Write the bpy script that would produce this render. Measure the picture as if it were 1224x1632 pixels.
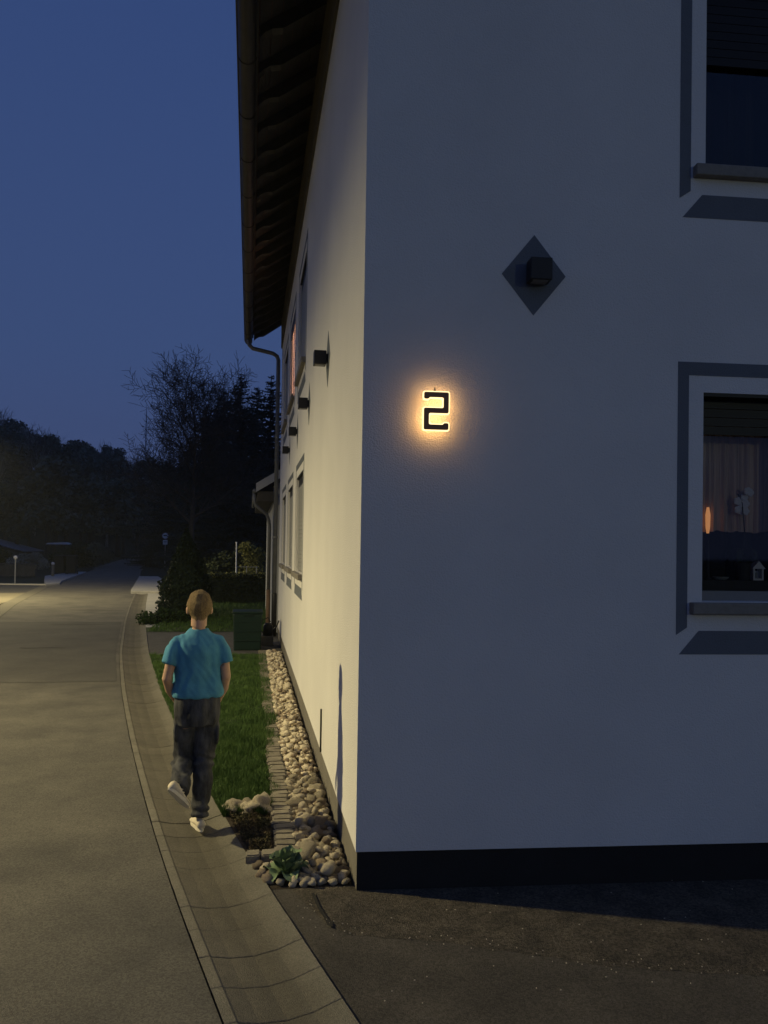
import bpy, bmesh, math, random
import numpy as np
from mathutils import Vector, Matrix, noise
R = math.radians
random.seed(7); rng = np.random.default_rng(7)
for o in list(bpy.data.objects): bpy.data.objects.remove(o)
SC = bpy.context.scene; COL = SC.collection
MX = Vector

# ------------------------------------------------------------------ camera
cam = bpy.data.cameras.new('camera'); camo = bpy.data.objects.new('camera', cam); COL.objects.link(camo)
cam.sensor_fit = 'HORIZONTAL'; cam.sensor_width = 36.0; cam.lens = 1300/1224*36
cam.shift_y = 34.51/1224; cam.clip_start = 0.05; cam.clip_end = 3000
camo.matrix_world = Matrix.Translation((-0.641, -4.745, 2.0)) @ Matrix.Rotation(R(-9.333), 4, 'Z') @ Matrix.Rotation(R(91.0), 4, 'X') @ Matrix.Rotation(R(0.859), 4, 'Z')
SC.camera = camo

# ------------------------------------------------------------------ dusk sky and exposure
W = bpy.data.worlds.new('World'); SC.world = W; W.use_nodes = True
nt = W.node_tree; nt.nodes.clear()
# clear evening sky a while after sunset: deep blue overhead, a little paler towards the horizon, the same all round
tc = nt.nodes.new('ShaderNodeTexCoord'); sp = nt.nodes.new('ShaderNodeSeparateXYZ'); sky = nt.nodes.new('ShaderNodeValToRGB')
for i, (p_, c_) in enumerate(((0.0, (.060, .082, .190)), (0.22, (.046, .080, .200)), (0.55, (.034, .066, .190)), (1.0, (.024, .050, .155)))):
    el_ = sky.color_ramp.elements[i] if i < 2 else sky.color_ramp.elements.new(p_)
    el_.position = p_; el_.color = (*c_, 1)
nt.links.new(tc.outputs['Generated'], sp.inputs[0]); nt.links.new(sp.outputs['Z'], sky.inputs[0])
bg = nt.nodes.new('ShaderNodeBackground'); bg.inputs[1].default_value = 0.98
wo = nt.nodes.new('ShaderNodeOutputWorld')
nt.links.new(sky.outputs[0], bg.inputs[0]); nt.links.new(bg.outputs[0], wo.inputs[0])
SC.view_settings.view_transform = 'Standard'; SC.view_settings.look = 'None'
SC.view_settings.exposure = 0.0; SC.view_settings.gamma = 1.0; SC.view_settings.use_curve_mapping = False
try:
    SC.cycles.use_denoising = True; SC.cycles.max_bounces = 6; SC.cycles.transparent_max_bounces = 12
    SC.cycles.sample_clamp_indirect = 3.0
except Exception: pass
LAMP_A = (-9.2, 3.4, 6.0); LAMP_B = (-10.7, 25.0, 6.0)
LAMP_C = (13.0, -27.0, 6.0)
LAMP_A_W, LAMP_B_W, LAMP_C_W = 7200, 5600, 1720
LAMP_COL = (1.0, 0.835, 0.42)

# ------------------------------------------------------------------ materials
def mat(name, col, rough=0.8, var=0.0, vscale=8.0, bump=0.0, bscale=40.0, col2=None, metal=0.0, coords='pos', rnd=0.0, detail=4.0, spec=0.3, stretch=None):
    m = bpy.data.materials.new(name); m.use_nodes = True; n = m.node_tree; b = n.nodes['Principled BSDF']
    b.inputs['Base Color'].default_value = (*col, 1); b.inputs['Roughness'].default_value = rough; b.inputs['Metallic'].default_value = metal
    b.inputs['Specular IOR Level'].default_value = spec
    if coords == 'pos': vec = n.nodes.new('ShaderNodeNewGeometry').outputs['Position']
    else: vec = n.nodes.new('ShaderNodeTexCoord').outputs['Object']
    if stretch:
        mp = n.nodes.new('ShaderNodeMapping'); mp.inputs['Scale'].default_value = stretch
        n.links.new(vec, mp.inputs[0]); vec = mp.outputs[0]
    cur = None
    if var > 0 or col2:
        t = n.nodes.new('ShaderNodeTexNoise'); t.inputs['Scale'].default_value = vscale; t.inputs['Detail'].default_value = detail
        t.inputs['Roughness'].default_value = 0.62
        n.links.new(vec, t.inputs['Vector'])
        r = n.nodes.new('ShaderNodeValToRGB'); r.color_ramp.elements[0].position = 0.3; r.color_ramp.elements[1].position = 0.7
        c2 = col2 if col2 else tuple(min(1, c*(1+var)) for c in col)
        c1 = col if col2 else tuple(c*(1-var) for c in col)
        r.color_ramp.elements[0].color = (*c1, 1); r.color_ramp.elements[1].color = (*c2, 1)
        n.links.new(t.outputs['Fac'], r.inputs[0]); cur = r.outputs[0]
    if rnd > 0:
        oi = n.nodes.new('ShaderNodeObjectInfo'); mr = n.nodes.new('ShaderNodeMapRange')
        mr.inputs[3].default_value = 1-rnd; mr.inputs[4].default_value = 1+rnd
        n.links.new(oi.outputs['Random'], mr.inputs[0])
        mx = n.nodes.new('ShaderNodeVectorMath'); mx.operation = 'SCALE'
        if cur: n.links.new(cur, mx.inputs[0])
        else: mx.inputs[0].default_value = col
        n.links.new(mr.outputs[0], mx.inputs['Scale']); cur = mx.outputs[0]
    if cur: n.links.new(cur, b.inputs['Base Color'])
    if bump > 0:
        t2 = n.nodes.new('ShaderNodeTexNoise'); t2.inputs['Scale'].default_value = bscale; t2.inputs['Detail'].default_value = 5
        n.links.new(vec, t2.inputs['Vector'])
        bp = n.nodes.new('ShaderNodeBump'); bp.inputs['Strength'].default_value = bump; bp.inputs['Distance'].default_value = 0.02
        n.links.new(t2.outputs['Fac'], bp.inputs['Height']); n.links.new(bp.outputs[0], b.inputs['Normal'])
    return m
def emis(name, col, s, base=(0.3, 0.3, 0.3)):
    m = bpy.data.materials.new(name); m.use_nodes = True; b = m.node_tree.nodes['Principled BSDF']
    b.inputs['Base Color'].default_value = (*base, 1); b.inputs['Emission Color'].default_value = (*col, 1); b.inputs['Emission Strength'].default_value = s
    return m
def glass(name, tint=(0.8, 0.8, 0.8)):
    m = bpy.data.materials.new(name); m.use_nodes = True; n = m.node_tree; n.nodes.clear()
    o = n.nodes.new('ShaderNodeOutputMaterial'); tr = n.nodes.new('ShaderNodeBsdfTransparent'); tr.inputs[0].default_value = (*tint, 1)
    g = n.nodes.new('ShaderNodeBsdfGlossy'); g.inputs['Roughness'].default_value = 0.03; g.inputs[0].default_value = (1, 1, 1, 1)
    f = n.nodes.new('ShaderNodeFresnel'); f.inputs[0].default_value = 1.6
    mx = n.nodes.new('ShaderNodeMixShader')
    n.links.new(f.outputs[0], mx.inputs[0]); n.links.new(tr.outputs[0], mx.inputs[1]); n.links.new(g.outputs[0], mx.inputs[2]); n.links.new(mx.outputs[0], o.inputs[0])
    return m
def speckle(m, scale, lo, hi):      # stone grains: fine light and dark specks
    n = m.node_tree; b = n.nodes['Principled BSDF']; src = b.inputs['Base Color'].links[0].from_socket
    g = n.nodes.new('ShaderNodeNewGeometry'); t = n.nodes.new('ShaderNodeTexVoronoi'); t.inputs['Scale'].default_value = scale
    n.links.new(g.outputs['Position'], t.inputs['Vector']); sp_ = n.nodes.new('ShaderNodeSeparateColor'); n.links.new(t.outputs['Color'], sp_.inputs[0])
    mr = n.nodes.new('ShaderNodeMapRange'); mr.inputs[3].default_value = lo; mr.inputs[4].default_value = hi; n.links.new(sp_.outputs[0], mr.inputs[0])
    v = n.nodes.new('ShaderNodeVectorMath'); v.operation = 'SCALE'; n.links.new(src, v.inputs[0]); n.links.new(mr.outputs[0], v.inputs['Scale']); n.links.new(v.outputs[0], b.inputs['Base Color'])
M = dict(
 plaster=mat('plaster', (0.74, 0.72, 0.69), 0.9, 0.05, 0.9, 0.40, 110, spec=0.2),
 plinth_front=mat('plinth_front_dark', (0.016, 0.016, 0.017), 0.8, 0.15, 3, 0.5, 140),  # front base band, a much darker tone than the side band
 plinth=mat('plinth_paint', (0.185, 0.17, 0.145), 0.85, 0.10, 3, 0.5, 140),
 trim=mat('trim_paint', (0.150, 0.165, 0.185), 0.9, 0.05, 3, 0.4, 130),
 sill=mat('sill_stone', (0.22, 0.20, 0.17), 0.6, 0.12, 20, 0.2, 60),
 frame=mat('window_frame_paint', (0.16, 0.16, 0.165), 0.4, 0.05, 20),
 shutter=mat('shutter_and_shade', (0.004, 0.004, 0.0045), 0.5, 0.08, 12),
 greyshutter=mat('grey_shutter_slats', (0.27, 0.27, 0.265), 0.6, 0.06, 8),
 net=mat('grey_net_curtain', (0.40, 0.39, 0.37), 0.9, 0.2, 6),
 dark=mat('dark_room', (0.012, 0.011, 0.010), 0.9, 0.1, 4),
 curtain=mat('curtain_cloth', (0.60, 0.44, 0.34), 0.9, 0.3, 5, 0.5, 20, stretch=(6, 6, 0.3)),
 glow_curtain=emis('lit_curtain', (1.0, 0.52, 0.31), 2.2, (0.6, 0.4, 0.3)),
 pane=glass('window_glass'),
 wood=mat('stained_wood', (0.060, 0.055, 0.048), 0.75, 0.25, 6, 0.4, 30, stretch=(1, 0.3, 1)),
 frieze=mat('frieze_wood', (0.075, 0.064, 0.046), 0.75, 0.25, 6, 0.4, 30, stretch=(1, 0.2, 1)),
 zinc=mat('weathered_zinc', (0.16, 0.165, 0.17), 0.5, 0.15, 9, 0.1, 30, metal=0.35),
 gutter=mat('dark_gutter_metal', (0.045, 0.042, 0.039), 0.5, 0.15, 9, metal=0.2),
 tiles=mat('roof_tile_clay', (0.10, 0.055, 0.04), 0.8, 0.2, 5, 0.5, 12),
 lampbox=mat('anthracite_lamp', (0.018, 0.018, 0.02), 0.45, 0.05, 20),
 num_face=mat('brown_number_face', (0.36, 0.17, 0.075), 0.4, 0.05, 30),
 num_rim=emis('glowing_number_edge', (1.0, 0.76, 0.37), 1.7, (0.8, 0.7, 0.5)),
 num_back=emis('glowing_number_back', (1.0, 0.52, 0.17), 6.0, (0.8, 0.7, 0.5)),
 patch=mat('road_shade', (0.070, 0.067, 0.062), 0.92, 0.0, 1.1, 0.5, 260, col2=(0.105, 0.099, 0.088), detail=12),  # darker copy of the asphalt that stands for shade on the road
 asphalt=mat('old_asphalt', (0.082, 0.078, 0.071), 0.92, 0.0, 1.3, 0.55, 260, col2=(0.158, 0.147, 0.124), detail=12),
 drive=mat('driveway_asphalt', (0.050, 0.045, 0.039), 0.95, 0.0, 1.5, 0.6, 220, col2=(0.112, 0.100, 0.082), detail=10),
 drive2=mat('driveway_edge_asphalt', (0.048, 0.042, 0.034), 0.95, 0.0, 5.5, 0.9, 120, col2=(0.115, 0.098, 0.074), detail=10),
 slab=mat('gutter_concrete', (0.135, 0.126, 0.102), 0.9, 0.0, 4.0, 0.5, 160, col2=(0.185, 0.172, 0.140), rnd=0.06, detail=9),
 joint=mat('joint_bitumen', (0.02, 0.019, 0.017), 0.9, 0.1, 20),
 paving=mat('pale_concrete', (0.33, 0.32, 0.30), 0.9, 0.0, 1.2, 0.5, 60, col2=(0.42, 0.40, 0.36), detail=8),
 greypave=mat('grey_paving', (0.075, 0.072, 0.070), 0.9, 0.12, 2.5, 0.5, 60),
 apron=mat('sandy_apron', (0.19, 0.17, 0.125), 0.9, 0.1, 1.5, 0.4, 60),
 apron2=mat('gutter_strip_concrete', (0.135, 0.125, 0.10), 0.9, 0.1, 2.5, 0.4, 60),
 soil=mat('garden_soil', (0.035, 0.026, 0.018), 0.95, 0.3, 14, 0.9, 40),
 ground=mat('meadow_ground', (0.014, 0.020, 0.009), 0.95, 0.35, 0.6, 0.6, 6),
 lawnbase=mat('lawn_turf', (0.022, 0.045, 0.010), 0.95, 0.3, 5, 0.6, 40),
 grass=mat('grass_blade', (0.022, 0.060, 0.009), 0.7, 0.0, 3.2, col2=(0.085, 0.150, 0.034), detail=8),
 stone=mat('pale_river_stone', (0.43, 0.375, 0.28), 0.85, 0.34, 16, 0.6, 60, rnd=0.42, coords='obj'),
 stone2=mat('brown_river_stone', (0.24, 0.19, 0.135), 0.85, 0.35, 16, 0.6, 60, rnd=0.35, coords='obj'),
 block=mat('edging_concrete', (0.215, 0.192, 0.152), 0.9, 0.14, 16, 0.5, 70, rnd=0.14),
 leaf=mat('grey_green_leaf', (0.16, 0.23, 0.12), 0.6, 0.2, 22, 0.3, 25, rnd=0.15, coords='obj'),
 thyme=mat('creeping_thyme', (0.045, 0.050, 0.020), 0.8, 0.0, 9, col2=(0.085, 0.055, 0.030)),
 conifer=mat('conifer_needles', (0.035, 0.045, 0.032), 0.8, 0.4, 1.5),
 thuja=mat('thuja_foliage', (0.018, 0.032, 0.015), 0.8, 0.4, 6),
 broad=mat('broadleaf_foliage', (0.105, 0.115, 0.080), 0.8, 0.4, 0.5, rnd=0.35),
 pale=mat('pale_blossom_foliage', (0.24, 0.24, 0.20), 0.8, 0.3, 0.8, rnd=0.2),
 yellow=mat('yellow_green_foliage', (0.16, 0.16, 0.05), 0.8, 0.4, 4),
 hedge=mat('hedge_foliage', (0.030, 0.040, 0.018), 0.8, 0.4, 3),
 bark=mat('grey_brown_bark', (0.060, 0.050, 0.040), 0.9, 0.25, 5, 0.6, 20),
 palebark=mat('pale_birch_bark', (0.22, 0.21, 0.19), 0.9, 0.3, 6, 0.4, 20),
 greenbin=mat('green_plastic', (0.004, 0.017, 0.013), 0.5, 0.1, 5),
 blackplastic=mat('black_plastic', (0.012, 0.012, 0.013), 0.5, 0.1, 5),
 greyblock=mat('grey_concrete_block', (0.13, 0.125, 0.115), 0.9, 0.15, 9, 0.4, 50),
 annex=mat('annex_plaster', (0.42, 0.43, 0.45), 0.9, 0.04, 2, 0.4, 90),
 pipewood=mat('timber_post', (0.17, 0.11, 0.07), 0.8, 0.2, 9),
 steel=mat('galvanised_steel', (0.35, 0.35, 0.34), 0.45, 0.1, 8, metal=0.6),
 white=mat('white_sign_face', (0.86, 0.86, 0.86), 0.5, 0.04, 10),
 black=mat('black_sign_paint', (0.02, 0.02, 0.02), 0.5, 0.05, 10),
 red=mat('red_sign_ring', (0.20, 0.12, 0.12), 0.5, 0.05, 10),
 canopy=mat('canopy_cloth', (0.55, 0.55, 0.58), 0.85, 0.06, 4),
 roofgrey=mat('grey_sheet_roof', (0.20, 0.20, 0.22), 0.7, 0.15, 2),
 wall2=mat('garden_wall_stone', (0.09, 0.085, 0.075), 0.9, 0.25, 3, 0.6, 12),
 skin=mat('skin', (0.50, 0.305, 0.20), 0.55, 0.08, 14, 0.08, 120, coords='obj'),
 shirt=mat('blue_cotton', (0.080, 0.275, 0.410), 0.9, 0.14, 9, 0.25, 160, coords='obj'),
 jeans=mat('dark_denim', (0.010, 0.011, 0.014), 0.9, 0.0, 13, 0.35, 180, col2=(0.115, 0.117, 0.122), coords='obj', detail=8, stretch=(1, 1, 0.4)),
 hair=mat('sandy_hair', (0.27, 0.185, 0.085), 0.75, 0.4, 150, 1.0, 260, coords='obj', stretch=(1, 1, 0.25)),
 shoe=mat('pale_shoe', (0.62, 0.55, 0.42), 0.7, 0.08, 30, 0.2, 90, coords='obj'),
 sole=mat('pale_sole', (0.70, 0.64, 0.50), 0.7, 0.06, 30, coords='obj'),
 eye=mat('eye_white', (0.7, 0.7, 0.7), 0.2), lips=mat('lip', (0.40, 0.18, 0.14), 0.5),
 lantern=mat('white_lantern', (0.75, 0.75, 0.78), 0.6), amber=emis('amber_candle_lamp', (1.0, 0.42, 0.14), 0.5),
 orchid=mat('orchid_petals', (0.70, 0.70, 0.74), 0.7), potdark=mat('dark_pot', (0.03, 0.03, 0.035), 0.6), dish=mat('ceramic_dish', (0.30, 0.33, 0.33), 0.5),
 luminaire=mat('lamp_housing', (0.2, 0.2, 0.2), 0.5), lens=emis('lamp_lens', LAMP_COL, 8.0),
 mast=mat('mast_white', (0.65, 0.65, 0.68), 0.6),
)

for k_, sc_, lo_, hi_ in (('asphalt', 130, .72, 1.28), ('patch', 130, .72, 1.28), ('drive', 120, .70, 1.30), ('drive2', 90, .6, 1.5), ('slab', 150, .82, 1.18), ('paving', 60, .85, 1.15), ('greypave', 60, .7, 1.3)): speckle(M[k_], sc_, lo_, hi_)
# ------------------------------------------------------------------ helpers
class MB:
    def __init__(s): s.v = []; s.f = []
    def add(s, vs, fs):
        o = len(s.v); s.v += [tuple(v) for v in vs]; s.f += [tuple(i+o for i in f) for f in fs]; return s
    def box(s, lo, hi, mtx=None):
        x0, y0, z0 = lo; x1, y1, z1 = hi
        vs = [(x0,y0,z0),(x1,y0,z0),(x1,y1,z0),(x0,y1,z0),(x0,y0,z1),(x1,y0,z1),(x1,y1,z1),(x0,y1,z1)]
        if mtx: vs = [mtx(*v) for v in vs]
        return s.add(vs, [(0,3,2,1),(4,5,6,7),(0,1,5,4),(1,2,6,5),(2,3,7,6),(3,0,4,7)])
    def prism(s, poly, fn0, fn1):   # polygon in 2D, two maps to 3D
        n = len(poly); a = [fn0(*p) for p in poly]; b = [fn1(*p) for p in poly]
        return s.add(a+b, [tuple(range(n)), tuple(range(2*n-1, n-1, -1))] + [(i, n+i, n+(i+1) % n, (i+1) % n) for i in range(n)])
    def tube(s, pts, rads, n=8, cap=True):
        pts = [Vector(p) for p in pts]
        if not hasattr(rads, '__len__'): rads = [rads]*len(pts)
        vs = []; prev = None
        for i, p in enumerate(pts):
            t = (pts[min(i+1, len(pts)-1)] - pts[max(i-1, 0)]).normalized()
            if prev is None:
                u = t.orthogonal().normalized()
            else:
                u = (prev - t*prev.dot(t)).normalized()
            prev = u; w = t.cross(u)
            r = rads[i]; ru, rw = r if hasattr(r, '__len__') else (r, r)
            for k in range(n):
                a = 2*math.pi*k/n; vs.append(p + u*math.cos(a)*ru + w*math.sin(a)*rw)
        fs = []
        for i in range(len(pts)-1):
            for k in range(n): fs.append((i*n+k, i*n+(k+1) % n, (i+1)*n+(k+1) % n, (i+1)*n+k))
        if cap: fs += [tuple(range(n-1, -1, -1)), tuple((len(pts)-1)*n+k for k in range(n))]
        return s.add(vs, fs)
    def rings(s, rs, n=20):   # list of (centre, rx, ry) horizontal ellipses -> closed loft
        vs = []
        for c, rx, ry in rs:
            for k in range(n):
                a = 2*math.pi*k/n; vs.append((c[0]+rx*math.cos(a), c[1]+ry*math.sin(a), c[2]))
        fs = [(i*n+k, i*n+(k+1) % n, (i+1)*n+(k+1) % n, (i+1)*n+k) for i in range(len(rs)-1) for k in range(n)]
        fs += [tuple(range(n-1, -1, -1)), tuple((len(rs)-1)*n+k for k in range(n))]
        return s.add(vs, fs)
    def ball(s, c, r, mtx=None, nu=14, nv=9):
        rx, ry, rz = r if hasattr(r, '__len__') else (r, r, r)
        vs = [(0,0,-1)]
        for j in range(1, nv):
            ph = -math.pi/2+math.pi*j/nv
            for k in range(nu): vs.append((math.cos(ph)*math.cos(2*math.pi*k/nu), math.cos(ph)*math.sin(2*math.pi*k/nu), math.sin(ph)))
        vs.append((0,0,1)); top = len(vs)-1
        fs = [(0, 1+(k+1) % nu, 1+k) for k in range(nu)]
        for j in range(nv-2):
            for k in range(nu): a = 1+j*nu; fs.append((a+k, a+(k+1) % nu, a+nu+(k+1) % nu, a+nu+k))
        a = 1+(nv-2)*nu; fs += [(a+k, a+(k+1) % nu, top) for k in range(nu)]
        out = []
        for v in vs:
            p = Vector((v[0]*rx, v[1]*ry, v[2]*rz))
            if mtx: p = mtx @ p
            out.append(p+Vector(c))
        return s.add(out, fs)
    def mesh(s, name, fix=True):
        me = bpy.data.meshes.new(name); me.from_pydata(s.v, [], s.f)
        if fix:
            bm = bmesh.new(); bm.from_mesh(me); bmesh.ops.recalc_face_normals(bm, faces=bm.faces); bm.to_mesh(me); bm.free()
        return me
    def build(s, name, m, parent=None, smooth=False, bevel=0.0, fix=True):
        return link(name, s.mesh(name, fix), m, parent, smooth, bevel)
def link(name, me, m, parent=None, smooth=False, bevel=0.0):
    if m and not me.materials: me.materials.append(m)
    if smooth: me.polygons.foreach_set('use_smooth', [True]*len(me.polygons))
    o = bpy.data.objects.new(name, me); COL.objects.link(o)
    if parent: o.parent = parent
    if bevel:
        b = o.modifiers.new('bevel', 'BEVEL'); b.width = bevel; b.segments = 2; b.limit_method = 'ANGLE'
    return o
def tag(o, label=None, cat=None, group=None, kind=None):
    if label: o['label'] = label
    if cat: o['category'] = cat
    if group: o['group'] = group
    if kind: o['kind'] = kind
    return o
def thing(name, label, cat, loc=(0,0,0), rz=0, group=None):
    o = bpy.data.objects.new(name, None); COL.objects.link(o); o.empty_display_size = 0.2
    o.location = loc; o.rotation_euler = (0, 0, rz)
    return tag(o, label, cat, group)
def copy_tree(o, parent=None):
    c = o.copy(); COL.objects.link(c)
    if parent: c.parent = parent
    for ch in o.children: copy_tree(ch, c)
    return c
def sheet(name, pts, z, m, parent=None):
    return MB().add([(x, y, z) for x, y in pts], [tuple(range(len(pts)))]).build(name, m, parent, fix=False)
def strip(name, la, lb, z, m, zf=None, parent=None):   # quad strip between two polylines
    mb = MB(); n = len(la); zz = zf or (lambda x, y: 0)
    vs = []
    for a, b in zip(la, lb): vs += [(a[0], a[1], z+zz(*a)), (b[0], b[1], z+zz(*b))]
    mb.add(vs, [(2*i, 2*i+1, 2*i+3, 2*i+2) for i in range(n-1)])
    return mb.build(name, m, parent, fix=False)
def interp(poly, y):
    if y <= poly[0][1]:
        a, b = poly[0], poly[1]
    elif y >= poly[-1][1]:
        a, b = poly[-2], poly[-1]
    else:
        for a, b in zip(poly, poly[1:]):
            if a[1] <= y <= b[1]: break
    return a[0]+(b[0]-a[0])*(y-a[1])/(b[1]-a[1])
def sstep(a, b, x): t = min(1, max(0, (x-a)/(b-a))); return t*t*(3-2*t)
def remesh(mb, name, voxel, smooth=4, fac=0.5):
    me = mb.mesh(name+'_raw'); o = bpy.data.objects.new(name+'_raw', me); COL.objects.link(o)
    r = o.modifiers.new('r', 'REMESH'); r.mode = 'VOXEL'; r.voxel_size = voxel
    s = o.modifiers.new('s', 'SMOOTH'); s.iterations = smooth; s.factor = fac
    dg = bpy.context.evaluated_depsgraph_get(); dg.update()
    out = bpy.data.meshes.new_from_object(o.evaluated_get(dg)); out.name = name
    bpy.data.objects.remove(o); bpy.data.meshes.remove(me)
    return out

# ------------------------------------------------------------------ terrain
def zg(x, y):      # ground height away from the road
    z = 0.15*sstep(45, 62, y) + 0.75*sstep(60, 105, y) + 2.0*sstep(100, 160, y)
    z += 8*sstep(55, 190, y - 0.9*(x+22))*sstep(-14, -40, x) + 7*sstep(85, 220, y)
    return z
def zroad(x, y): return 0.15*sstep(45, 62, y) + 0.75*sstep(60, 105, y) + 2.0*sstep(100, 160, y) + 7*sstep(85, 220, y)
gv = []; gf = []
xs = list(np.linspace(-140, -30, 23))+list(np.linspace(-26, 16, 15))+list(np.linspace(22, 140, 16)); ys = [-60, -30, -10, 0]+list(np.linspace(8, 110, 35))+list(np.linspace(118, 420, 30))
for y in ys:
    for x in xs: gv.append((x, y, zg(x, y)-0.06))
nx = len(xs)
for j in range(len(ys)-1):
    for i in range(nx-1): gf.append((j*nx+i, j*nx+i+1, (j+1)*nx+i+1, (j+1)*nx+i))
tag(MB().add(gv, gf).build('ground', M['ground'], smooth=True, fix=False), kind='structure')
tag(MB().add([(-450, -300, -0.6), (450, -300, -0.6), (450, 600, -0.6), (-450, 600, -0.6)], [(0, 1, 2, 3)]).build('terrain', M['ground'], fix=False), kind='structure')

# right edge of the asphalt = left edge of the gutter channel
RE = [(2.0, -12), (1.05, -8), (0.10, -4.6), (-0.70, -1.30), (-0.78, -0.95), (-0.92, -0.42), (-1.14, 0.57), (-1.37, 1.65), (-1.81, 3.91), (-2.34, 6.88), (-2.98, 10.9), (-3.85, 17.5), (-4.55, 23.5), (-5.25, 29.95), (-6.1, 38), (-7.05, 45.5), (-8.2, 55), (-9.2, 68), (-10.5, 85), (-11.5, 100), (-9, 118), (0, 140)]
LE = [(-1.6, -12), (-2.5, -8), (-3.0, -4.6), (-3.9, -1.3), (-4.0, -0.95), (-4.1, -0.42), (-4.3, 0.57), (-4.5, 1.65), (-4.8, 3.91), (-5.3, 6.88), (-5.9, 10.9), (-7.0, 17.5), (-8.1, 23.5), (-9.0, 29.95), (-9.9, 36.6), (-10.9, 45.5), (-11.6, 55), (-12.8, 68), (-13.4, 85), (-15, 100), (-13, 118), (-4, 140)]
def dense(P, step=0.5, ymax=60):
    out = []
    y = P[0][1]
    while y < ymax: out.append((interp(P, y), y)); y += step
    return out+[p for p in P if p[1] >= ymax]
def smooth_line(P, it=3):
    P = [list(p) for p in P]
    for _ in range(it):
        Q = [p[:] for p in P]
        for i in range(1, len(P)-1):
            for k in (0,): Q[i][k] = (P[i-1][k]+2*P[i][k]+P[i+1][k])/4
        P = Q
    return [tuple(p) for p in P]
REd = smooth_line(dense(RE)); LEd = smooth_line(dense(LE))
road = strip('road', LEd, [(x-0.006, y) for x, y in REd], 0.0, M['asphalt'], zroad); tag(road, kind='structure')
def band(y0, y1, n): return np.linspace(y0, y1, n)
tag(strip('road_shade', [(interp(LEd, y)+.02, y) for y in band(7.6, 17.0, 24)], [(interp(REd, y)-.06, y) for y in band(7.6, 17.0, 24)], 0.004, M['patch']), kind='structure')  # dimmer road beyond the lamplit edge, its shade put into the colour
for y0, a, b in ((11.6, .38, .66), (16.3, .45, .85), (26.5, .3, .6), (20.8, .5, .95)):
    pts_ = [(interp(LEd, y0)*(1-t)+interp(REd, y0)*t, y0+.10*noise.noise(Vector((t*9, y0, 0)))) for t in np.linspace(a, b, 14)]
    tag(strip('tar_seam', [(x, y-.035*(1+noise.noise(Vector((x*5, y, 1))))) for x, y in pts_], [(x, y+.035) for x, y in pts_], 0.008, M['joint']), kind='structure')
tag(strip('road_joint', [(x-0.02, y) for x, y in REd if y < 45], [(x+0.03, y) for x, y in REd if y < 45], -0.012, M['joint']), kind='structure')

# ---- dished gutter channel: one concrete slab after the other
GW = 0.52
bed = strip('gutter_channel', [(x, y) for x, y in REd if y < 33], [(x+GW, y) for x, y in REd if y < 33], -0.05, M['joint']); tag(bed, kind='structure')
prof = [(0.0, 0.006), (0.05, 0.008), (0.062, 0.0), (0.15, -0.022), (0.27, -0.034), (0.39, -0.022), (0.47, 0.0), (GW, 0.012)]
def slab_mesh(L):
    mb = MB(); n = len(prof); vs = []
    for y, ins in ((0.001, 0.0025), (0.006, 0), (L-0.005, 0), (L, 0.0025)):
        for x, z in prof: vs.append((x, y, z-ins))
    for y in (0.001, L):
        for x, z in prof: vs.append((x, y, -0.06))
    fs = [(r*n+i, r*n+i+1, (r+1)*n+i+1, (r+1)*n+i) for r in range(3) for i in range(n-1)]
    fs += [(4*n+i, 4*n+i+1, i+1, i) for i in range(n-1)] + [(3*n+i, 3*n+i+1, 5*n+i+1, 5*n+i) for i in range(n-1)]
    return mb.add(vs, fs).mesh('gutter_slab')
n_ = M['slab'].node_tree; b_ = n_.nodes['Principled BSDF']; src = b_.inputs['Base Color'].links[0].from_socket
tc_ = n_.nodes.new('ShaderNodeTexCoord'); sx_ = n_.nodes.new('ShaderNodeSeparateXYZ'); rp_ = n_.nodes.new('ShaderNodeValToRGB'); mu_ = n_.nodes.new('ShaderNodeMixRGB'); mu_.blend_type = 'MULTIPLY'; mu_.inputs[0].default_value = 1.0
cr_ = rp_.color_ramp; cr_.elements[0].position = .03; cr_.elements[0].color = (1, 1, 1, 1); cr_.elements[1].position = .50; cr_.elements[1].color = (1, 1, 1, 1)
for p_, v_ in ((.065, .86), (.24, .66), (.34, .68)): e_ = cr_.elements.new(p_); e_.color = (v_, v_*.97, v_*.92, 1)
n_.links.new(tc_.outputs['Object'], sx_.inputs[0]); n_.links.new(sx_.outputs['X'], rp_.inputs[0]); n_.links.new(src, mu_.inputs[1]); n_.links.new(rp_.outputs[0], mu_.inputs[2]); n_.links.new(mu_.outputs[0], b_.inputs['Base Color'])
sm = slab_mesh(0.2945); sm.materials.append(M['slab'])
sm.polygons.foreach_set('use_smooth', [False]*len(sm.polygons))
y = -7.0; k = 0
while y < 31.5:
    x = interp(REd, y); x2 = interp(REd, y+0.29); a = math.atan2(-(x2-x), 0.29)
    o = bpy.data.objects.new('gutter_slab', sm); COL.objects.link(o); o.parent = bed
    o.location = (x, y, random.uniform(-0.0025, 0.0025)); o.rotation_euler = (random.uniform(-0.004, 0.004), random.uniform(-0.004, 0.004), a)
    y += 0.2965*math.cos(a)
GR = [(x+GW+0.004, y) for x, y in REd]
def edge(y0, y1, n=40): return [(interp(GR, y), y) for y in np.linspace(y0, y1, n)]

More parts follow.
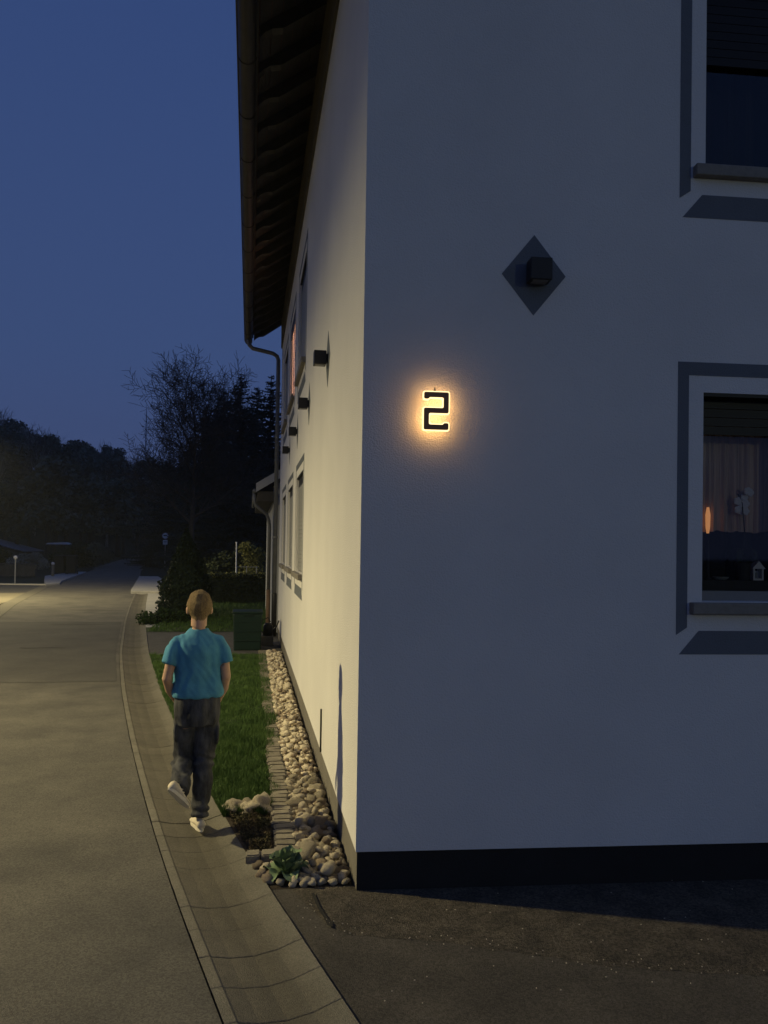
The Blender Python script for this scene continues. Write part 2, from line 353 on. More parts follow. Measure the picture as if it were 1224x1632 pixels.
# ---- driveway in front of the gable, dark and shaded by the house
A35 = R(-3.5); D = Vector((math.cos(A35), math.sin(A35), 0)); NO = Vector((D.y, -D.x, 0))
def FW(s, off, z): p = D*s + NO*off; return (p.x, p.y, z)
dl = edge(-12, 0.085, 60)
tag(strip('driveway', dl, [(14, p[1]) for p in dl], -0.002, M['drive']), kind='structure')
el = [(-0.36, 0.06), (-0.2, -0.40), (-0.09, -0.53), (0.35, -0.66), (0.75, -0.84), (1.06, -1.0), (1.43, -1.10), (1.8, -1.20), (2.6, -1.36), (5, -1.7)]
el2 = []
for (ax, ay), (bx, by) in zip(el, el[1:]):
    for t in np.linspace(0, 1, 9)[:-1]:
        el2.append((ax+(bx-ax)*t, ay+(by-ay)*t+0.03*noise.noise(Vector((ax*7+t*5, 3.1, 0)))+0.022*noise.noise(Vector((ax*30+t*19, 1.1, 0)))))
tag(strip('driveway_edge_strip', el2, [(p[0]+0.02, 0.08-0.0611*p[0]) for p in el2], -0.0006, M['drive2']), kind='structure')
mb = MB()
for i in range(130):   # loose grit along the worn edge
    if random.random() < 0.6:
        q = random.choice(el2); x, y = q[0]+random.gauss(0, 0.05), q[1]+random.gauss(0, 0.035)
    else:
        x = random.uniform(-0.1, 3.0); y = random.uniform(-1.25, -0.1)
    if y > -0.06: continue
    mb.ball((x, y, 0.008), (random.uniform(0.002, 0.006), random.uniform(0.002, 0.004), 0.003), nu=5, nv=3)
tag(mb.build('loose_grit', M['stone']), kind='stuff')
sheet('driveway_crack', [(-0.256, -0.02), (-0.240, -0.01), (-0.222, -0.20), (-0.205, -0.28), (-0.188, -0.36), (-0.172, -0.40), (-0.178, -0.45), (-0.202, -0.43), (-0.212, -0.34), (-0.222, -0.29), (-0.238, -0.19)], 0.0095, M['joint'])
tag(bpy.data.objects['driveway_crack'], kind='structure')

# ---- cross path, lawns, pavements
tag(strip('paved_path', edge(10.45, 14.5), [(0.0, p[1]) for p in edge(10.45, 14.5)], 0.002, M['greypave']), kind='structure')
LAWN = edge(1.3, 10.5, 60)
tag(strip('lawn', LAWN, [(-0.415, p[1]) for p in LAWN], 0.008, M['lawnbase']), kind='structure')
BK = edge(14.45, 31, 60)
tag(strip('back_lawn', [(p[0] if p[1] < 15.6 else -2.78, p[1]) for p in BK], [(0.3, p[1]) for p in BK], 0.01, M['lawnbase']), kind='structure')
tag(strip('pavement', [p for p in GR if 15.4 <= p[1] <= 29.6], [(-2.75, p[1]) for p in GR if 15.4 <= p[1] <= 29.6], 0.012, M['paving']), kind='structure')
pp = MB()
pl = [(-5.35, 29.5), (-5.5, 30.6), (-7.1, 45.6), (-6.0, 45.6), (-4.0, 33), (-3.6, 29.5)]
pp.prism(pl, lambda x, y: (x, y, -0.05), lambda x, y: (x, y, 0.10)); tag(pp.build('raised_pavement', M['paving'], bevel=0.015), kind='structure')
tag(strip('left_gutter_strip', [(x-0.45, y) for x, y in LEd if y < 36.6], [(x-0.01, y) for x, y in LEd if y < 36.6], 0.004, M['apron2']), kind='structure')
tag(sheet('gravel_apron', [(-5.6, 4), (-8.45, 22), (-9.2, 29.8), (-10.6, 29.3), (-20, 26.5), (-22, 4)], 0.0, M['apron']), kind='structure')
tag(sheet('side_lane', [(-9.2, 29.85), (-10.0, 35.8), (-24, 37), (-24, 26.0), (-20, 26.55), (-10.6, 29.35)], 0.0, M['greypave']), kind='structure')
kb = MB(); kb.prism([(-24, 37.0), (-10.05, 35.75), (-10.05, 36.05), (-24, 37.4)], lambda x, y: (x, y, -0.05), lambda x, y: (x, y, 0.06)); tag(kb.build('kerb', M['paving']), kind='structure')
lp = MB(); lp.prism([(-9.95, 35.2), (-9.55, 36.2), (-10.0, 38.6), (-11.0, 48), (-11.5, 53), (-12.4, 53), (-12.3, 45), (-10.8, 38.5)], lambda x, y: (x, y, -0.05), lambda x, y: (x, y, 0.09))
tag(lp.build('raised_kerb_island', M['paving'], bevel=0.02), kind='structure')

# ------------------------------------------------------------------ the corner house
house = thing('house', 'white plastered corner house with dark base band and timber eaves', 'house')
YE = 13.55; ZT = 7.05; ZP = 0.225; S1 = 9.2; RX = S1/2; RZ = 0.70
def LWm(u, off, z): return (-off, u, z)      # left wall: u runs along +Y, off outwards
SIDE = [(5.42, 6.85), (7.95, 9.40), (10.45, 11.90)]
LOP = [(a, b, 1.66, 2.965) for a, b in SIDE] + [(a, b, 4.36, 5.74) for a, b in SIDE]
FOP = [(2.10, 3.30, 1.70, 2.985), (2.10, 3.30, 4.385, 5.72), (6.0, 7.2, 1.70, 2.985), (6.0, 7.2, 4.385, 5.72)]
def wall(mb, fn, u0, u1, z0, z1, ops, depth):
    us = sorted({u0, u1, *[o[0] for o in ops], *[o[1] for o in ops]}); zs = sorted({z0, z1, *[o[2] for o in ops], *[o[3] for o in ops]})
    for a, b in zip(us, us[1:]):
        for c, d in zip(zs, zs[1:]):
            m = ((a+b)/2, (c+d)/2)
            if any(o[0] < m[0] < o[1] and o[2] < m[1] < o[3] for o in ops): continue
            mb.add([fn(a, 0, c), fn(b, 0, c), fn(b, 0, d), fn(a, 0, d)], [(0, 1, 2, 3)])
    for a, b, c, d in ops:
        q = [(a, c), (b, c), (b, d), (a, d)]
        for i in range(4):
            p, r = q[i], q[(i+1) % 4]
            mb.add([fn(p[0], 0, p[1]), fn(r[0], 0, r[1]), fn(r[0], -depth, r[1]), fn(p[0], -depth, p[1])], [(0, 1, 2, 3)])
wb = MB(); wall(wb, LWm, 0, YE, ZP, ZT, LOP, 0.20)
w1 = wb.build('wall', M['plaster'], house, fix=False)
wb = MB(); wall(wb, FW, 0, S1, ZP, ZT, FOP, 0.20)
apex = ZT + RZ*RX
wb.add([FW(0, 0, ZT), FW(S1, 0, ZT), FW(RX, 0, apex)], [(0, 1, 2)])
wb.build('wall', M['plaster'], house, fix=False)
e = Vector(FW(S1, 0, 0))
wb = MB().add([(e.x, e.y, -0.3), (e.x, YE, -0.3), (e.x, YE, ZT), (e.x, e.y, ZT)], [(0, 1, 2, 3)])
wb.add([(0, YE, -0.3), (e.x, YE, -0.3), (e.x, YE, ZT), (RX, YE, apex), (0, YE, ZT)], [(0, 1, 2, 3, 4)]); wb.build('wall', M['plaster'], house, fix=False)
pb = MB()   # base band, a hair behind the plaster
pb.add([LWm(0.008, -0.008, -0.4), LWm(YE, -0.008, -0.4), LWm(YE, -0.008, ZP), LWm(0.008, -0.008, ZP)], [(0, 1, 2, 3)])
pb.build('plinth', M['plinth'], house, fix=False); pb = MB()
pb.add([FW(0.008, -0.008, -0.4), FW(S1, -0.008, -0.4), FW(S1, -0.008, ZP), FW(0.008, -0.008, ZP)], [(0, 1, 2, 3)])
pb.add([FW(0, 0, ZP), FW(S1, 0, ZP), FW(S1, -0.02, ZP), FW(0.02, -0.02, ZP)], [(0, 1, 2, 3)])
pb.build('plinth', M['plinth_front'], house, fix=False)
def flat(fn, poly, t0, t1): return MB().prism(poly, lambda u, z: fn(u, t0, z), lambda u, z: fn(u, t1, z))
def painted_trim(fn, u0, u1, z0, z1):
    o, i = 0.165, 0.095
    for poly in ([(u0-o, z1+.185), (u0-o, z0-.204), (u0-i, z0-.158), (u0-i, z1+.103)],
                 [(u0-o+.001, z1+.185), (u1+o-.001, z1+.185), (u1+i, z1+.103), (u0-i, z1+.103)],
                 [(u1+o, z1+.185), (u1+o, z0-.204), (u1+i, z0-.158), (u1+i, z1+.103)],
                 [(u0-.145, z0-.322), (u1+.145, z0-.322), (u1+.02, z0-.178), (u0-.02, z0-.178)]):
        flat(fn, poly, -0.002, 0.0025).build('painted_trim', M['trim'], house)
def window(fn, u0, u1, z0, z1, shut, curtain, d0=-0.13, cd=-.36):
    fr = MB(); d1 = d0-.06; b = 0.06; dg_ = d0-(.025 if d0 < -.1 else .006)
    def bx(mb, a, c, e, f, t0, t1): return mb.box((a, t0, e), (c, t1, f), lambda x, y, z: fn(x, y, z))
    bx(fr, u0, u1, z0, z0+b, d1, d0); bx(fr, u0, u1, z1-b, z1, d1, d0); bx(fr, u0, u0+b, z0+b, z1-b, d1, d0); bx(fr, u1-b, u1, z0+b, z1-b, d1, d0)
    um = (u0+u1)/2+0.08; bx(fr, um-.045, um+.045, z0+b, z1-b, d1, d0)
    w = fr.build('window', M['frame'], house)
    for a, c in ((u0+b, um-.045), (um+.045, u1-b)):
        q_ = [Vector(fn(a, dg_, z0+b)), Vector(fn(c, dg_, z0+b)), Vector(fn(c, dg_, z1-b)), Vector(fn(a, dg_, z1-b))]
        out_ = (q_[1]-q_[0]).cross(q_[2]-q_[0]).dot(Vector(fn(0, 1, 0))-Vector(fn(0, 0, 0))) > 0
        MB().add(q_, [(0, 1, 2, 3) if out_ else (3, 2, 1, 0)]).build('pane', M['pane'], w, fix=False)
    bx(MB(), u0-.08, u1+.08, z0-.075, z0-.004, d0+.03, .055).build('sill', M['sill'], w, bevel=0.006)
    if shut:
        ns = int(round((shut-.03)/.055)); full = shut > 1
        bx(MB(), u0+.002, u1-.002, z1-.022, z1-.002, d0+.002, -.004).build('head_shade', M['shutter'], w)  # near-black plate under the window head, painting in the shade there
        for k in range(ns): bx(MB(), u0+.004, u1-.004, z1-.024-(k+1)*.055+.004, z1-.024-k*.055, d0+.004, d0+.014).build('shutter_slat', M['greyshutter' if full and k > 1 else 'shutter'], w)
    cu = MB(); n = 60; pts = []
    for k in range(n+1):
        u = u0-(.3 if cd < -.2 else -.002)+(u1-u0+(.6 if cd < -.2 else -.004))*k/n; pts.append((u, cd+min(.03, abs(cd)*.06)*math.sin(k*1.3)+0.004*math.sin(k*3.1)))
    for (a, ta), (c, tc) in zip(pts, pts[1:]): cu.add([fn(a, ta, z0-.3), fn(c, tc, z0-.3), fn(c, tc, z1+.3), fn(a, ta, z1+.3)], [(0, 1, 2, 3)])
    cu.build('curtain', curtain, w, fix=False)
    return w
for i, (a, b) in enumerate(SIDE):
    window(LWm, a, b, 1.66, 2.965, 1.30, M['net'], -0.045, -.125); painted_trim(LWm, a, b, 1.66, 2.965)
    window(LWm, a, b, 4.36, 5.74, 0.22 if i == 1 else 1.38, M['glow_curtain'] if i == 1 else M['net'], -0.02 if i == 1 else -.045, -.036 if i == 1 else -.125); painted_trim(LWm, a, b, 4.36, 5.74)
for a, b, c, d in FOP:
    low = c < 3
    wn = window(FW, a, b, c, d, 0.23 if low else 0.66, M['dark'])
    painted_trim(FW, a, b, c, d)
    if low and a < 3: WN = wn
# room behind the lower front window: back wall with curtain, sill board and shade
cu = MB(); pv = None
for k in range(91):
    u = 2.06+1.3*k/90; t = -.325+.010*math.sin(k*1.1)+.006*math.sin(k*2.7); zl = 2.14+.006*noise.noise(Vector((u*9, 0, 0)))+.012*noise.noise(Vector((u*23, 3, 0)))
    if pv: cu.add([FW(pv[0], pv[1], pv[2]), FW(u, t, zl), FW(u, t, 3.1), FW(pv[0], pv[1], 3.1)], [(0, 1, 2, 3)])
    pv = (u, t, zl)
cu.build('net_curtain', M['curtain'], WN, fix=False)
def diamond(fn, u, z, w, h): flat(fn, [(u-w, z), (u, z-h), (u+w, z), (u, z+h)], -0.002, 0.0025).build('painted_diamond', M['trim'], house)
diamond(FW, 1.022, 3.657, 0.197, 0.244)
flat(FW, [(0.409, 2.900), (0.447, 2.900), (0.428, 2.962)], -0.002, 0.0025).build('painted_diamond', M['trim'], house)
LY = [2.28, 4.55, 6.85, 9.12]
for y in LY: diamond(LWm, y, 3.63, 0.197, 0.244)
flat(LWm, [(2.31, 0.232), (2.33, 0.232), (2.33, 0.60), (2.31, 0.60)], -0.002, 0.014).build('dark_wall_strip', M['blackplastic'], house)  # short dark upright strip low on the side wall

# ---- eaves: rafters, boarding, frieze, gutter, downpipe
ang = math.atan(RZ); xe = -0.64; zs = lambda x: ZT + RZ*x        # soffit line
rf = MB()
yf = -0.35
rf.prism([(xe-.02, zs(xe-.02)+.175), (RX, apex+.175), (RX, apex+.33), (xe-.02, zs(xe-.02)+.33)], lambda x, z: (x, yf, z), lambda x, z: (x, YE+.35, z))
rf.prism([(S1-xe, zs(xe)+.175), (RX, apex+.175), (RX, apex+.33), (S1-xe, zs(xe)+.33)], lambda x, z: (x, yf, z), lambda x, z: (x, YE+.35, z))
roof = rf.build('roof', M['tiles'], house)
for k in range(7):
    x0 = xe + 0.01 + k*0.105; x1 = x0+0.098
    MB().prism([(x0, zs(x0)+.148), (x1, zs(x1)+.148), (x1, zs(x1)+.172), (x0, zs(x0)+.172)], lambda x, z: (x, yf, z), lambda x, z: (x, YE+.34, z)).build('eaves_board', M['wood'], roof)
tail = [(0.0, zs(0)), (-0.22, zs(-.22)), (-0.36, zs(-.36)), (-0.42, zs(-.42)+.004), (-0.47, zs(-.47)+.03), (-0.52, zs(-.52)+.055), (-0.58, zs(-.58)+.058), (-0.63, zs(-.63)+.04), (-0.63, zs(-.63)+.146), (0.0, zs(0)+.146)]
rme = MB().prism(tail, lambda x, z: (x, 0, z), lambda x, z: (x, 0.10, z)).mesh('rafter')
y = -0.2
while y < YE+0.3:
    link('rafter', rme, M['wood'], roof).location = (0, y, 0); y += 0.585
MB().box((-0.665, yf, zs(-.64)+.10), (-0.64, YE+.34, zs(-.64)+.33)).build('fascia', M['wood'], roof)
MB().box((-0.028, 0.02, 6.42), (-0.001, YE, ZT-0.005)).build('frieze_board', M['frieze'], house)
gx, gz, gr = -0.745, 6.63, 0.083
g = MB(); n = 12; vs = []
for y in (yf, YE+.36):
    for k in range(n+1):
        a = math.pi+math.pi*k/n; vs.append((gx+gr*math.cos(a), y, gz+gr*math.sin(a)))
    for k in range(n, -1, -1):
        a = math.pi+math.pi*k/n; vs.append((gx+(gr-.006)*math.cos(a), y, gz+(gr-.006)*math.sin(a)))
q = 2*(n+1)
g.add(vs, [(i, (i+1) % q, q+(i+1) % q, q+i) for i in range(q)] + [tuple(range(q)), tuple(range(2*q-1, q-1, -1))])
g.tube([(gx-gr-.004, yf, gz), (gx-gr-.004, YE+.36, gz)], 0.011, 8)
g.add([(gx+gr*math.cos(math.pi+math.pi*k/n), YE+.358, gz+gr*math.sin(math.pi+math.pi*k/n)) for k in range(n+1)], [tuple(range(n+1))])
gut = g.build('gutter', M['gutter'], house)
for k in range(14):
    y = k*1.0; b = MB(); b.tube([(gx+(gr+.004)*math.cos(math.pi+math.pi*i/8), y, gz+(gr+.004)*math.sin(math.pi+math.pi*i/8)) for i in range(9)], 0.006, 5); b.build('gutter_bracket', M['gutter'], gut)
px, py = -0.085, YE-0.12
pts = [(gx, py, gz-.07), (gx, py, gz-.13), (gx+.02, py, gz-.20), (gx+.09, py, gz-.27), (px-.12, py, 6.27), (px-.03, py, 6.21), (px, py, 6.12), (px, py, 5.9), (px, py, 0.95)]
dp = MB().tube(pts, 0.045, 12).build('downpipe', M['zinc'], house, smooth=True)
for z in (5.6, 3.9, 2.2): MB().tube([(px, py, z-.02), (px, py, z+.02)], 0.055, 12).build('pipe_clip', M['zinc'], dp)
MB().tube([(px, py, 0.02), (px, py, 0.95), (px, py, 0.97)], [0.058, 0.058, 0.05], 12).build('standpipe', M['blackplastic'], dp, smooth=True)

# ------------------------------------------------------------------ wall lamps and house number
def wall_lamp(fn, u, z, label, sz=0.125):
    h = sz/2; t = thing('wall_lamp', label, 'wall lamp', fn(u, 0, z), 0, 'square wall lamps on the house')
    def loc(a, b, c):
        p = Vector(fn(u+a, b, z+c)) - Vector(fn(u, 0, z)); return tuple(p)
    MB().box((-h, 0.02, -h), (h, 0.125, h), loc).build('lamp_housing', M['lampbox'], t, bevel=0.004)
    MB().box((-h*.6, 0.003, -h*.6), (h*.6, 0.022, h*.6), loc).build('mounting_plate', M['lampbox'], t)
    MB().box((-h*.7, 0.035, -h-.003), (h*.7, 0.11, -h+.002), loc).build('lens', M['frame'], t)
wall_lamp(FW, 1.035, 3.66, 'unlit cube wall lamp on the painted diamond of the shaded front wall', 0.13)
for y, l in zip(LY, ('unlit cube wall lamp nearest the corner on the long lit side wall', 'unlit cube wall lamp second from the corner on the long side wall',
                     'unlit cube wall lamp third from the corner, below the lit window', 'unlit cube wall lamp farthest from the corner, next to the downpipe')):
    wall_lamp(LWm, y, 3.63, l, 0.118)
num = thing('house_number', 'backlit house number 2 with glowing rim on the shaded front wall', 'house number', FW(0.4245, 0, 2.803))
hw, hh, sw = 0.073, 0.110, 0.030      # outer half width / height, stroke
ZZ = [(-hw, hh), (hw, hh), (hw, -sw*.42), (-hw+sw, -sw*.42), (-hw+sw, -hh+sw), (hw-.034, -hh+sw), (hw-.026, -hh+sw+.010), (hw, -hh+sw+.010), (hw, -hh), (-hw, -hh),
      (-hw, sw*.58), (hw-sw, sw*.58), (hw-sw, hh-sw), (-hw+.034, hh-sw), (-hw+.026, hh-sw-.010), (-hw, hh-sw-.010)]
def offset_poly(P, d):
    out = []; n = len(P)
    area = sum(P[i][0]*P[(i+1) % n][1]-P[(i+1) % n][0]*P[i][1] for i in range(n)); sg = -1 if area < 0 else 1
    for i in range(n):
        a, b, c = Vector(P[i-1]), Vector(P[i]), Vector(P[(i+1) % n])
        e1 = (b-a).normalized(); e2 = (c-b).normalized(); n1 = Vector((e1.y, -e1.x))*sg; n2 = Vector((e2.y, -e2.x))*sg
        k = (n1+n2); k = k/max(0.3, k.dot(n1)); out.append(tuple(b+k*d))
    return out
def chamfer(P, r):
    out = []; n = len(P)
    for i in range(n):
        a, b, c = Vector(P[i-1]), Vector(P[i]), Vector(P[(i+1) % n]); l1, l2 = (a-b).length, (c-b).length; q = min(r, l1*.4, l2*.4)
        p0 = b+(a-b).normalized()*q; p1 = b+(c-b).normalized()*q
        for t in (0, .33, .67, 1): out.append(tuple(p0*(1-t)**2 + b*2*t*(1-t) + p1*t*t))
    return out
def nloc(o_): return lambda x, z: tuple(D*x + NO*o_ + Vector((0, 0, z)))
def tri_prism(poly, a, b, name, m, parent):
    bm = bmesh.new(); v0 = [bm.verts.new(nloc(a)(*p)) for p in poly]; f = bm.faces.new(v0)
    r = bmesh.ops.extrude_face_region(bm, geom=[f]); d = NO*(b-a)
    for v in r['geom']:
        if isinstance(v, bmesh.types.BMVert): v.co += d
    bmesh.ops.recalc_face_normals(bm, faces=bm.faces); bmesh.ops.triangulate(bm, faces=[f for f in bm.faces if len(f.verts) > 4])
    me = bpy.data.meshes.new(name); bm.to_mesh(me); bm.free(); return link(name, me, m, parent)
fp = chamfer(ZZ, 0.010); rp = chamfer(offset_poly(ZZ, 0.0070), 0.015)
tri_prism(fp, 0.0845, 0.090, 'number_face', M['num_face'], num)
tri_prism(rp, 0.070, 0.084, 'glowing_rim', M['num_rim'], num)
tri_prism(chamfer(offset_poly(ZZ, 0.002), 0.01), 0.062, 0.0695, 'back_light', M['num_back'], num)
for x, z in ((-hw+.015, hh-.015), (hw-.015, -hh+.015)):
    MB().tube([nloc(0.0)(x, z), nloc(0.062)(x, z)], 0.004, 8).build('spacer', M['steel'], num)

# things on the inner sill of the lower front window (behind the glass)
def FWt(name, label, cat, u, t, z): return thing(name, label, cat, FW(u, t, z), A35)
MB().box((2.0, -0.345, 1.70), (3.4, -0.195, 1.825), lambda u, t, z: FW(u, t, z)).build('inner_sill', M['potdark'], house)
l = FWt('lantern', 'small white house-shaped lantern inside the lower front window', 'lantern', 2.60, -0.26, 1.826)
lb = MB(); lb.box((-.035, -.03, 0), (.035, .03, .012)); lb.box((-.035, -.03, .012), (-.024, .03, .075)); lb.box((.024, -.03, .012), (.035, .03, .075)); lb.box((-.024, .01, .012), (.024, .03, .06))
lb.prism([(-.045, .075), (.045, .075), (0, .125)], lambda x, z: (x, -.035, z), lambda x, z: (x, .035, z)); lb.build('body', M['lantern'], l)
MB().tube([(0, 0, .012), (0, 0, .05)], .012, 10).build('candle', M['dish'], l)
l = FWt('dish', 'flat grey dish lying inside the lower front window', 'dish', 2.36, -0.26, 1.826)
MB().rings([((0, 0, 0), .03, .025), ((0, 0, .012), .05, .035), ((0, 0, .02), .052, .037)], 16).build('bowl', M['dish'], l)
l = FWt('candle_lamp', 'slim amber glowing lamp at the left edge of the lower front window', 'lamp', 2.285, -0.29, 1.826)
MB().tube([(0, 0, 0), (0, 0, .02), (0, 0, .30)], [.03, .012, .008], 10).build('stand', M['potdark'], l)
MB().rings([((0, 0, .30), .008, .008), ((0, 0, .34), .014, .014), ((0, 0, .42), .016, .016), ((0, 0, .47), .008, .008)], 12).build('lamp_shade', M['amber'], l, smooth=True)
l = FWt('orchid', 'white orchid in a dark pot inside the lower front window', 'plant', 2.52, -0.275, 1.826)
MB().rings([((0, 0, 0), .04, .035), ((0, 0, .11), .055, .045)], 14).build('pot', M['potdark'], l)
MB().tube([(0, 0, .1), (.01, 0, .3), (-.01, 0, .5), (-.04, 0, .56)], .004, 5).build('stem', M['hedge'], l)
for k in range(9):
    b = MB(); c = (random.uniform(-.07, .07), random.uniform(-.02, .02), random.uniform(.44, .58))
    for q in range(5):
        a = q*2*math.pi/5; b.ball((c[0]+.014*math.cos(a), c[1], c[2]+.014*math.sin(a)), (.014, .004, .014), nu=8, nv=5)
    b.build('flower', M['orchid'], l)
for k in range(5):
    b = MB(); a = k*1.3; b.ball((.05*math.cos(a), .02*math.sin(a), .16), (.055, .012, .05), Matrix.Rotation(a, 3, 'Z') @ Matrix.Rotation(.6, 3, 'Y'), nu=8, nv=5); b.build('leaf', M['hedge'], l)

# ------------------------------------------------------------------ planting strip along the side wall
def rock_mesh(seed, rough=0.55, sub=2):
    bm = bmesh.new(); bmesh.ops.create_icosphere(bm, subdivisions=sub, radius=1.0); rr = random.Random(seed); off = Vector((rr.random()*50, rr.random()*50, rr.random()*50))
    sx, sy, sz = rr.uniform(.85, 1.25), rr.uniform(.75, 1.05), rr.uniform(.55, .8)
    for v in bm.verts:
        k = 1+rough*noise.noise(v.co*1.1+off)+rough*.5*noise.noise(v.co*2.6+off); v.co = Vector((v.co.x*sx*k, v.co.y*sy*k, v.co.z*sz*k))
    me = bpy.data.meshes.new('stone'); bm.to_mesh(me); bm.free(); me.materials.append(M['stone']); me.polygons.foreach_set('use_smooth', [True]*len(me.polygons)); return me
rocks = [rock_mesh(i) for i in range(10)]
sb = MB(); sb.add([(-0.32, 0.08, 0.0), (-0.006, 0.08, 0.0), (-0.006, 11.0, 0.0), (-0.32, 11.0, 0.0), (interp(GR, .08), 0.08, 0.0), (interp(GR, .53), 0.53, 0.0), (-0.32, 0.53, 0.0)], [(0, 1, 2, 3), (4, 0, 6, 5)])
sbed = sb.build('stone_bed', M['soil'], fix=False); tag(sbed, kind='structure')
placed = []
def try_place(x, y, r, lim):
    for (a, b, c) in placed[-500:]:
        if (a-x)**2+(b-y)**2 < (lim*(r+c))**2: return False
    placed.append((x, y, r)); return True
stones = []
for att in range(24000):
    y = 0.10 + 10.6*random.random()**1.25; x = random.uniform(-0.295, -0.03)
    r = (0.022+0.045*random.random()**1.6)*(1.18 if y < 1.3 else 1.0)
    if x+r > -0.004 or x-r < -0.33 or y-r < 0.075: continue
    if try_place(x, y, r, 0.92): stones.append((x, y, r*0.62, r))
base_n = len(stones)
placed.clear()
for att in range(5000):
    y = 0.12 + 10.4*random.random()**1.3; x = random.uniform(-0.25, -0.06); r = random.uniform(0.024, 0.048)
    if try_place(x, y, r, 1.9): stones.append((x, y, 0.045+r*0.5, r))
for (x, y, r) in [(-0.555, 0.40, .036), (-0.515, 0.345, .040), (-0.535, 0.27, .034), (-0.475, 0.24, .036), (-0.50, 0.18, .036), (-0.43, .14, .03), (-0.35, .13, .032), (-.47, .42, .028), (-.30, .14, .03), (-.40, .42, .03)]: stones.append((x, y, r*.6, r))
stones.sort(key=lambda s: s[1])
brown = []
for m_ in rocks[:5]:
    m2 = m_.copy(); m2.materials.clear(); m2.materials.append(M['stone2']); brown.append(m2)
def place_stone(s, parent, name='stone'):
    o = bpy.data.objects.new(name, random.choice(brown) if random.random() < .24 else random.choice(rocks)); COL.objects.link(o); o.parent = parent
    o.location = (s[0], s[1], s[2]); o.scale = (s[3]*1.12,)*3; o.rotation_euler = (random.uniform(-.4, .4), random.uniform(-.4, .4), random.uniform(0, 6.28)); return o
for s in stones[:300]: place_stone(s, sbed)
fm = MB(); fmi = []
rv = [([tuple(v.co) for v in m.vertices], [tuple(p.vertices) for p in m.polygons]) for m in [rock_mesh(90+i, sub=1) for i in range(6)]]
for s in stones[300:]:
    vs, fs = random.choice(rv); mt = Matrix.Translation(s[:3]) @ Matrix.Rotation(random.uniform(0, 6.28), 4, 'Z') @ Matrix.Rotation(random.uniform(-.4, .4), 4, 'X') @ Matrix.Scale(s[3], 4)
    fm.add([mt @ Vector(v) for v in vs], fs); fmi += [1 if random.random() < .28 else 0]*len(fs)
o = fm.build('far_stones', M['stone'], sbed, smooth=True, fix=False); o['kind'] = 'stuff'; o.data.materials.append(M['stone2']); o.data.polygons.foreach_set('material_index', fmi)
# edging blocks between lawn and stones
eb = tag(MB().add([(-0.455, 0.42, 0.0), (-0.30, 0.42, 0.0), (-0.30, 11.2, 0.0), (-0.455, 11.2, 0.0)], [(0, 1, 2, 3)]).build('lawn_edging', M['soil'], fix=False), kind='structure')
bm = bmesh.new(); bmesh.ops.create_cube(bm, size=1.0); bmesh.ops.bevel(bm, geom=bm.edges[:], offset=0.09, segments=2, affect='EDGES'); bme = bpy.data.meshes.new('edging_block'); bm.to_mesh(bme); bm.free(); bme.materials.append(M['block'])
y = 0.62
while y < 11.0:
    o = bpy.data.objects.new('edging_block', bme); COL.objects.link(o); o.parent = eb; dy = random.uniform(.085, .105)
    o.location = (-0.375+random.uniform(-.012, .012), y, 0.000+random.uniform(-.004, .004)-.024*sstep(2.6, 4.4, y)); o.scale = (0.145, dy, 0.09); o.rotation_euler = (random.uniform(-.04, .04), random.uniform(-.05, .05), random.uniform(-.07, .07)); y += dy+random.uniform(.002, .007)
for x, w in ((-0.585, .09), (-0.475, .125), (-0.345, .125)):
    o = bpy.data.objects.new('edging_block', bme); COL.objects.link(o); o.parent = eb
    o.location = (x, 0.53+random.uniform(-.01, .01), 0.014); o.scale = (w, .095, .09); o.rotation_euler = (0.03, -.03, random.uniform(-.06, .06))
# soil patch with creeping ground cover
SP = edge(0.50, 1.6, 20)
tag(strip('soil_patch', [(p[0]+.0, p[1]) for p in SP], [(-0.44, p[1]) for p in SP], 0.012, M['soil']), kind='structure')
def flakes(n, pos, size, zup=0.4, aspect=0.5):   # small leaf quads scattered by pos()
    vs = []; fs = []
    for i in range(n):
        p = Vector(pos()); s_ = size*random.uniform(.6, 1.3)
        d = Vector((random.gauss(0, 1), random.gauss(0, 1), random.gauss(zup, .7))).normalized(); u = d.orthogonal().normalized(); u = Matrix.Rotation(random.uniform(0, 6.28), 3, d) @ u
        a = p-d*s_*.5; b = p+d*s_*.5; w = u*s_*aspect*.5; o = len(vs)
        vs += [tuple(a), tuple(p+w), tuple(b), tuple(p-w)]; fs.append((o, o+1, o+2, o+3))
    return vs, fs
def soilpos():
    while True:
        y = random.uniform(0.62, 1.45); x = random.uniform(interp(GR, y)+.03, -0.47)
        h = .05+.05*noise.noise(Vector((x*9, y*9, 2))); return (x, y, max(.012, random.uniform(0, 1)*h))
vs, fs = flakes(5200, soilpos, 0.020); tag(MB().add(vs, fs).build('creeping_thyme', M['thyme'], fix=False), kind='stuff')
# rocks heaped at the end of the lawn
hp = [(-.715, 1.47, .075, 'rough pale rock at the left end of the small heap by the lawn'), (-.62, 1.41, .070, 'rough pale rock in front in the small heap by the lawn'), (-.525, 1.47, .085, 'largest rough pale rock, right end of the heap by the lawn'), (-.63, 1.54, .065, 'rough pale rock at the back of the small heap by the lawn')]
hmesh = [rock_mesh(200+i, 0.8, 3) for i in range(4)]
for (x, y, r, lb_), me in zip(hp, hmesh):
    o = link('rock', me, None); o.location = (x, y, r*.55+.01); o.scale = (r*1.05, r*.95, r*.95); o.rotation_euler = (0, 0, random.uniform(0, 6)); tag(o, lb_, 'rock', 'rocks heaped by the lawn')
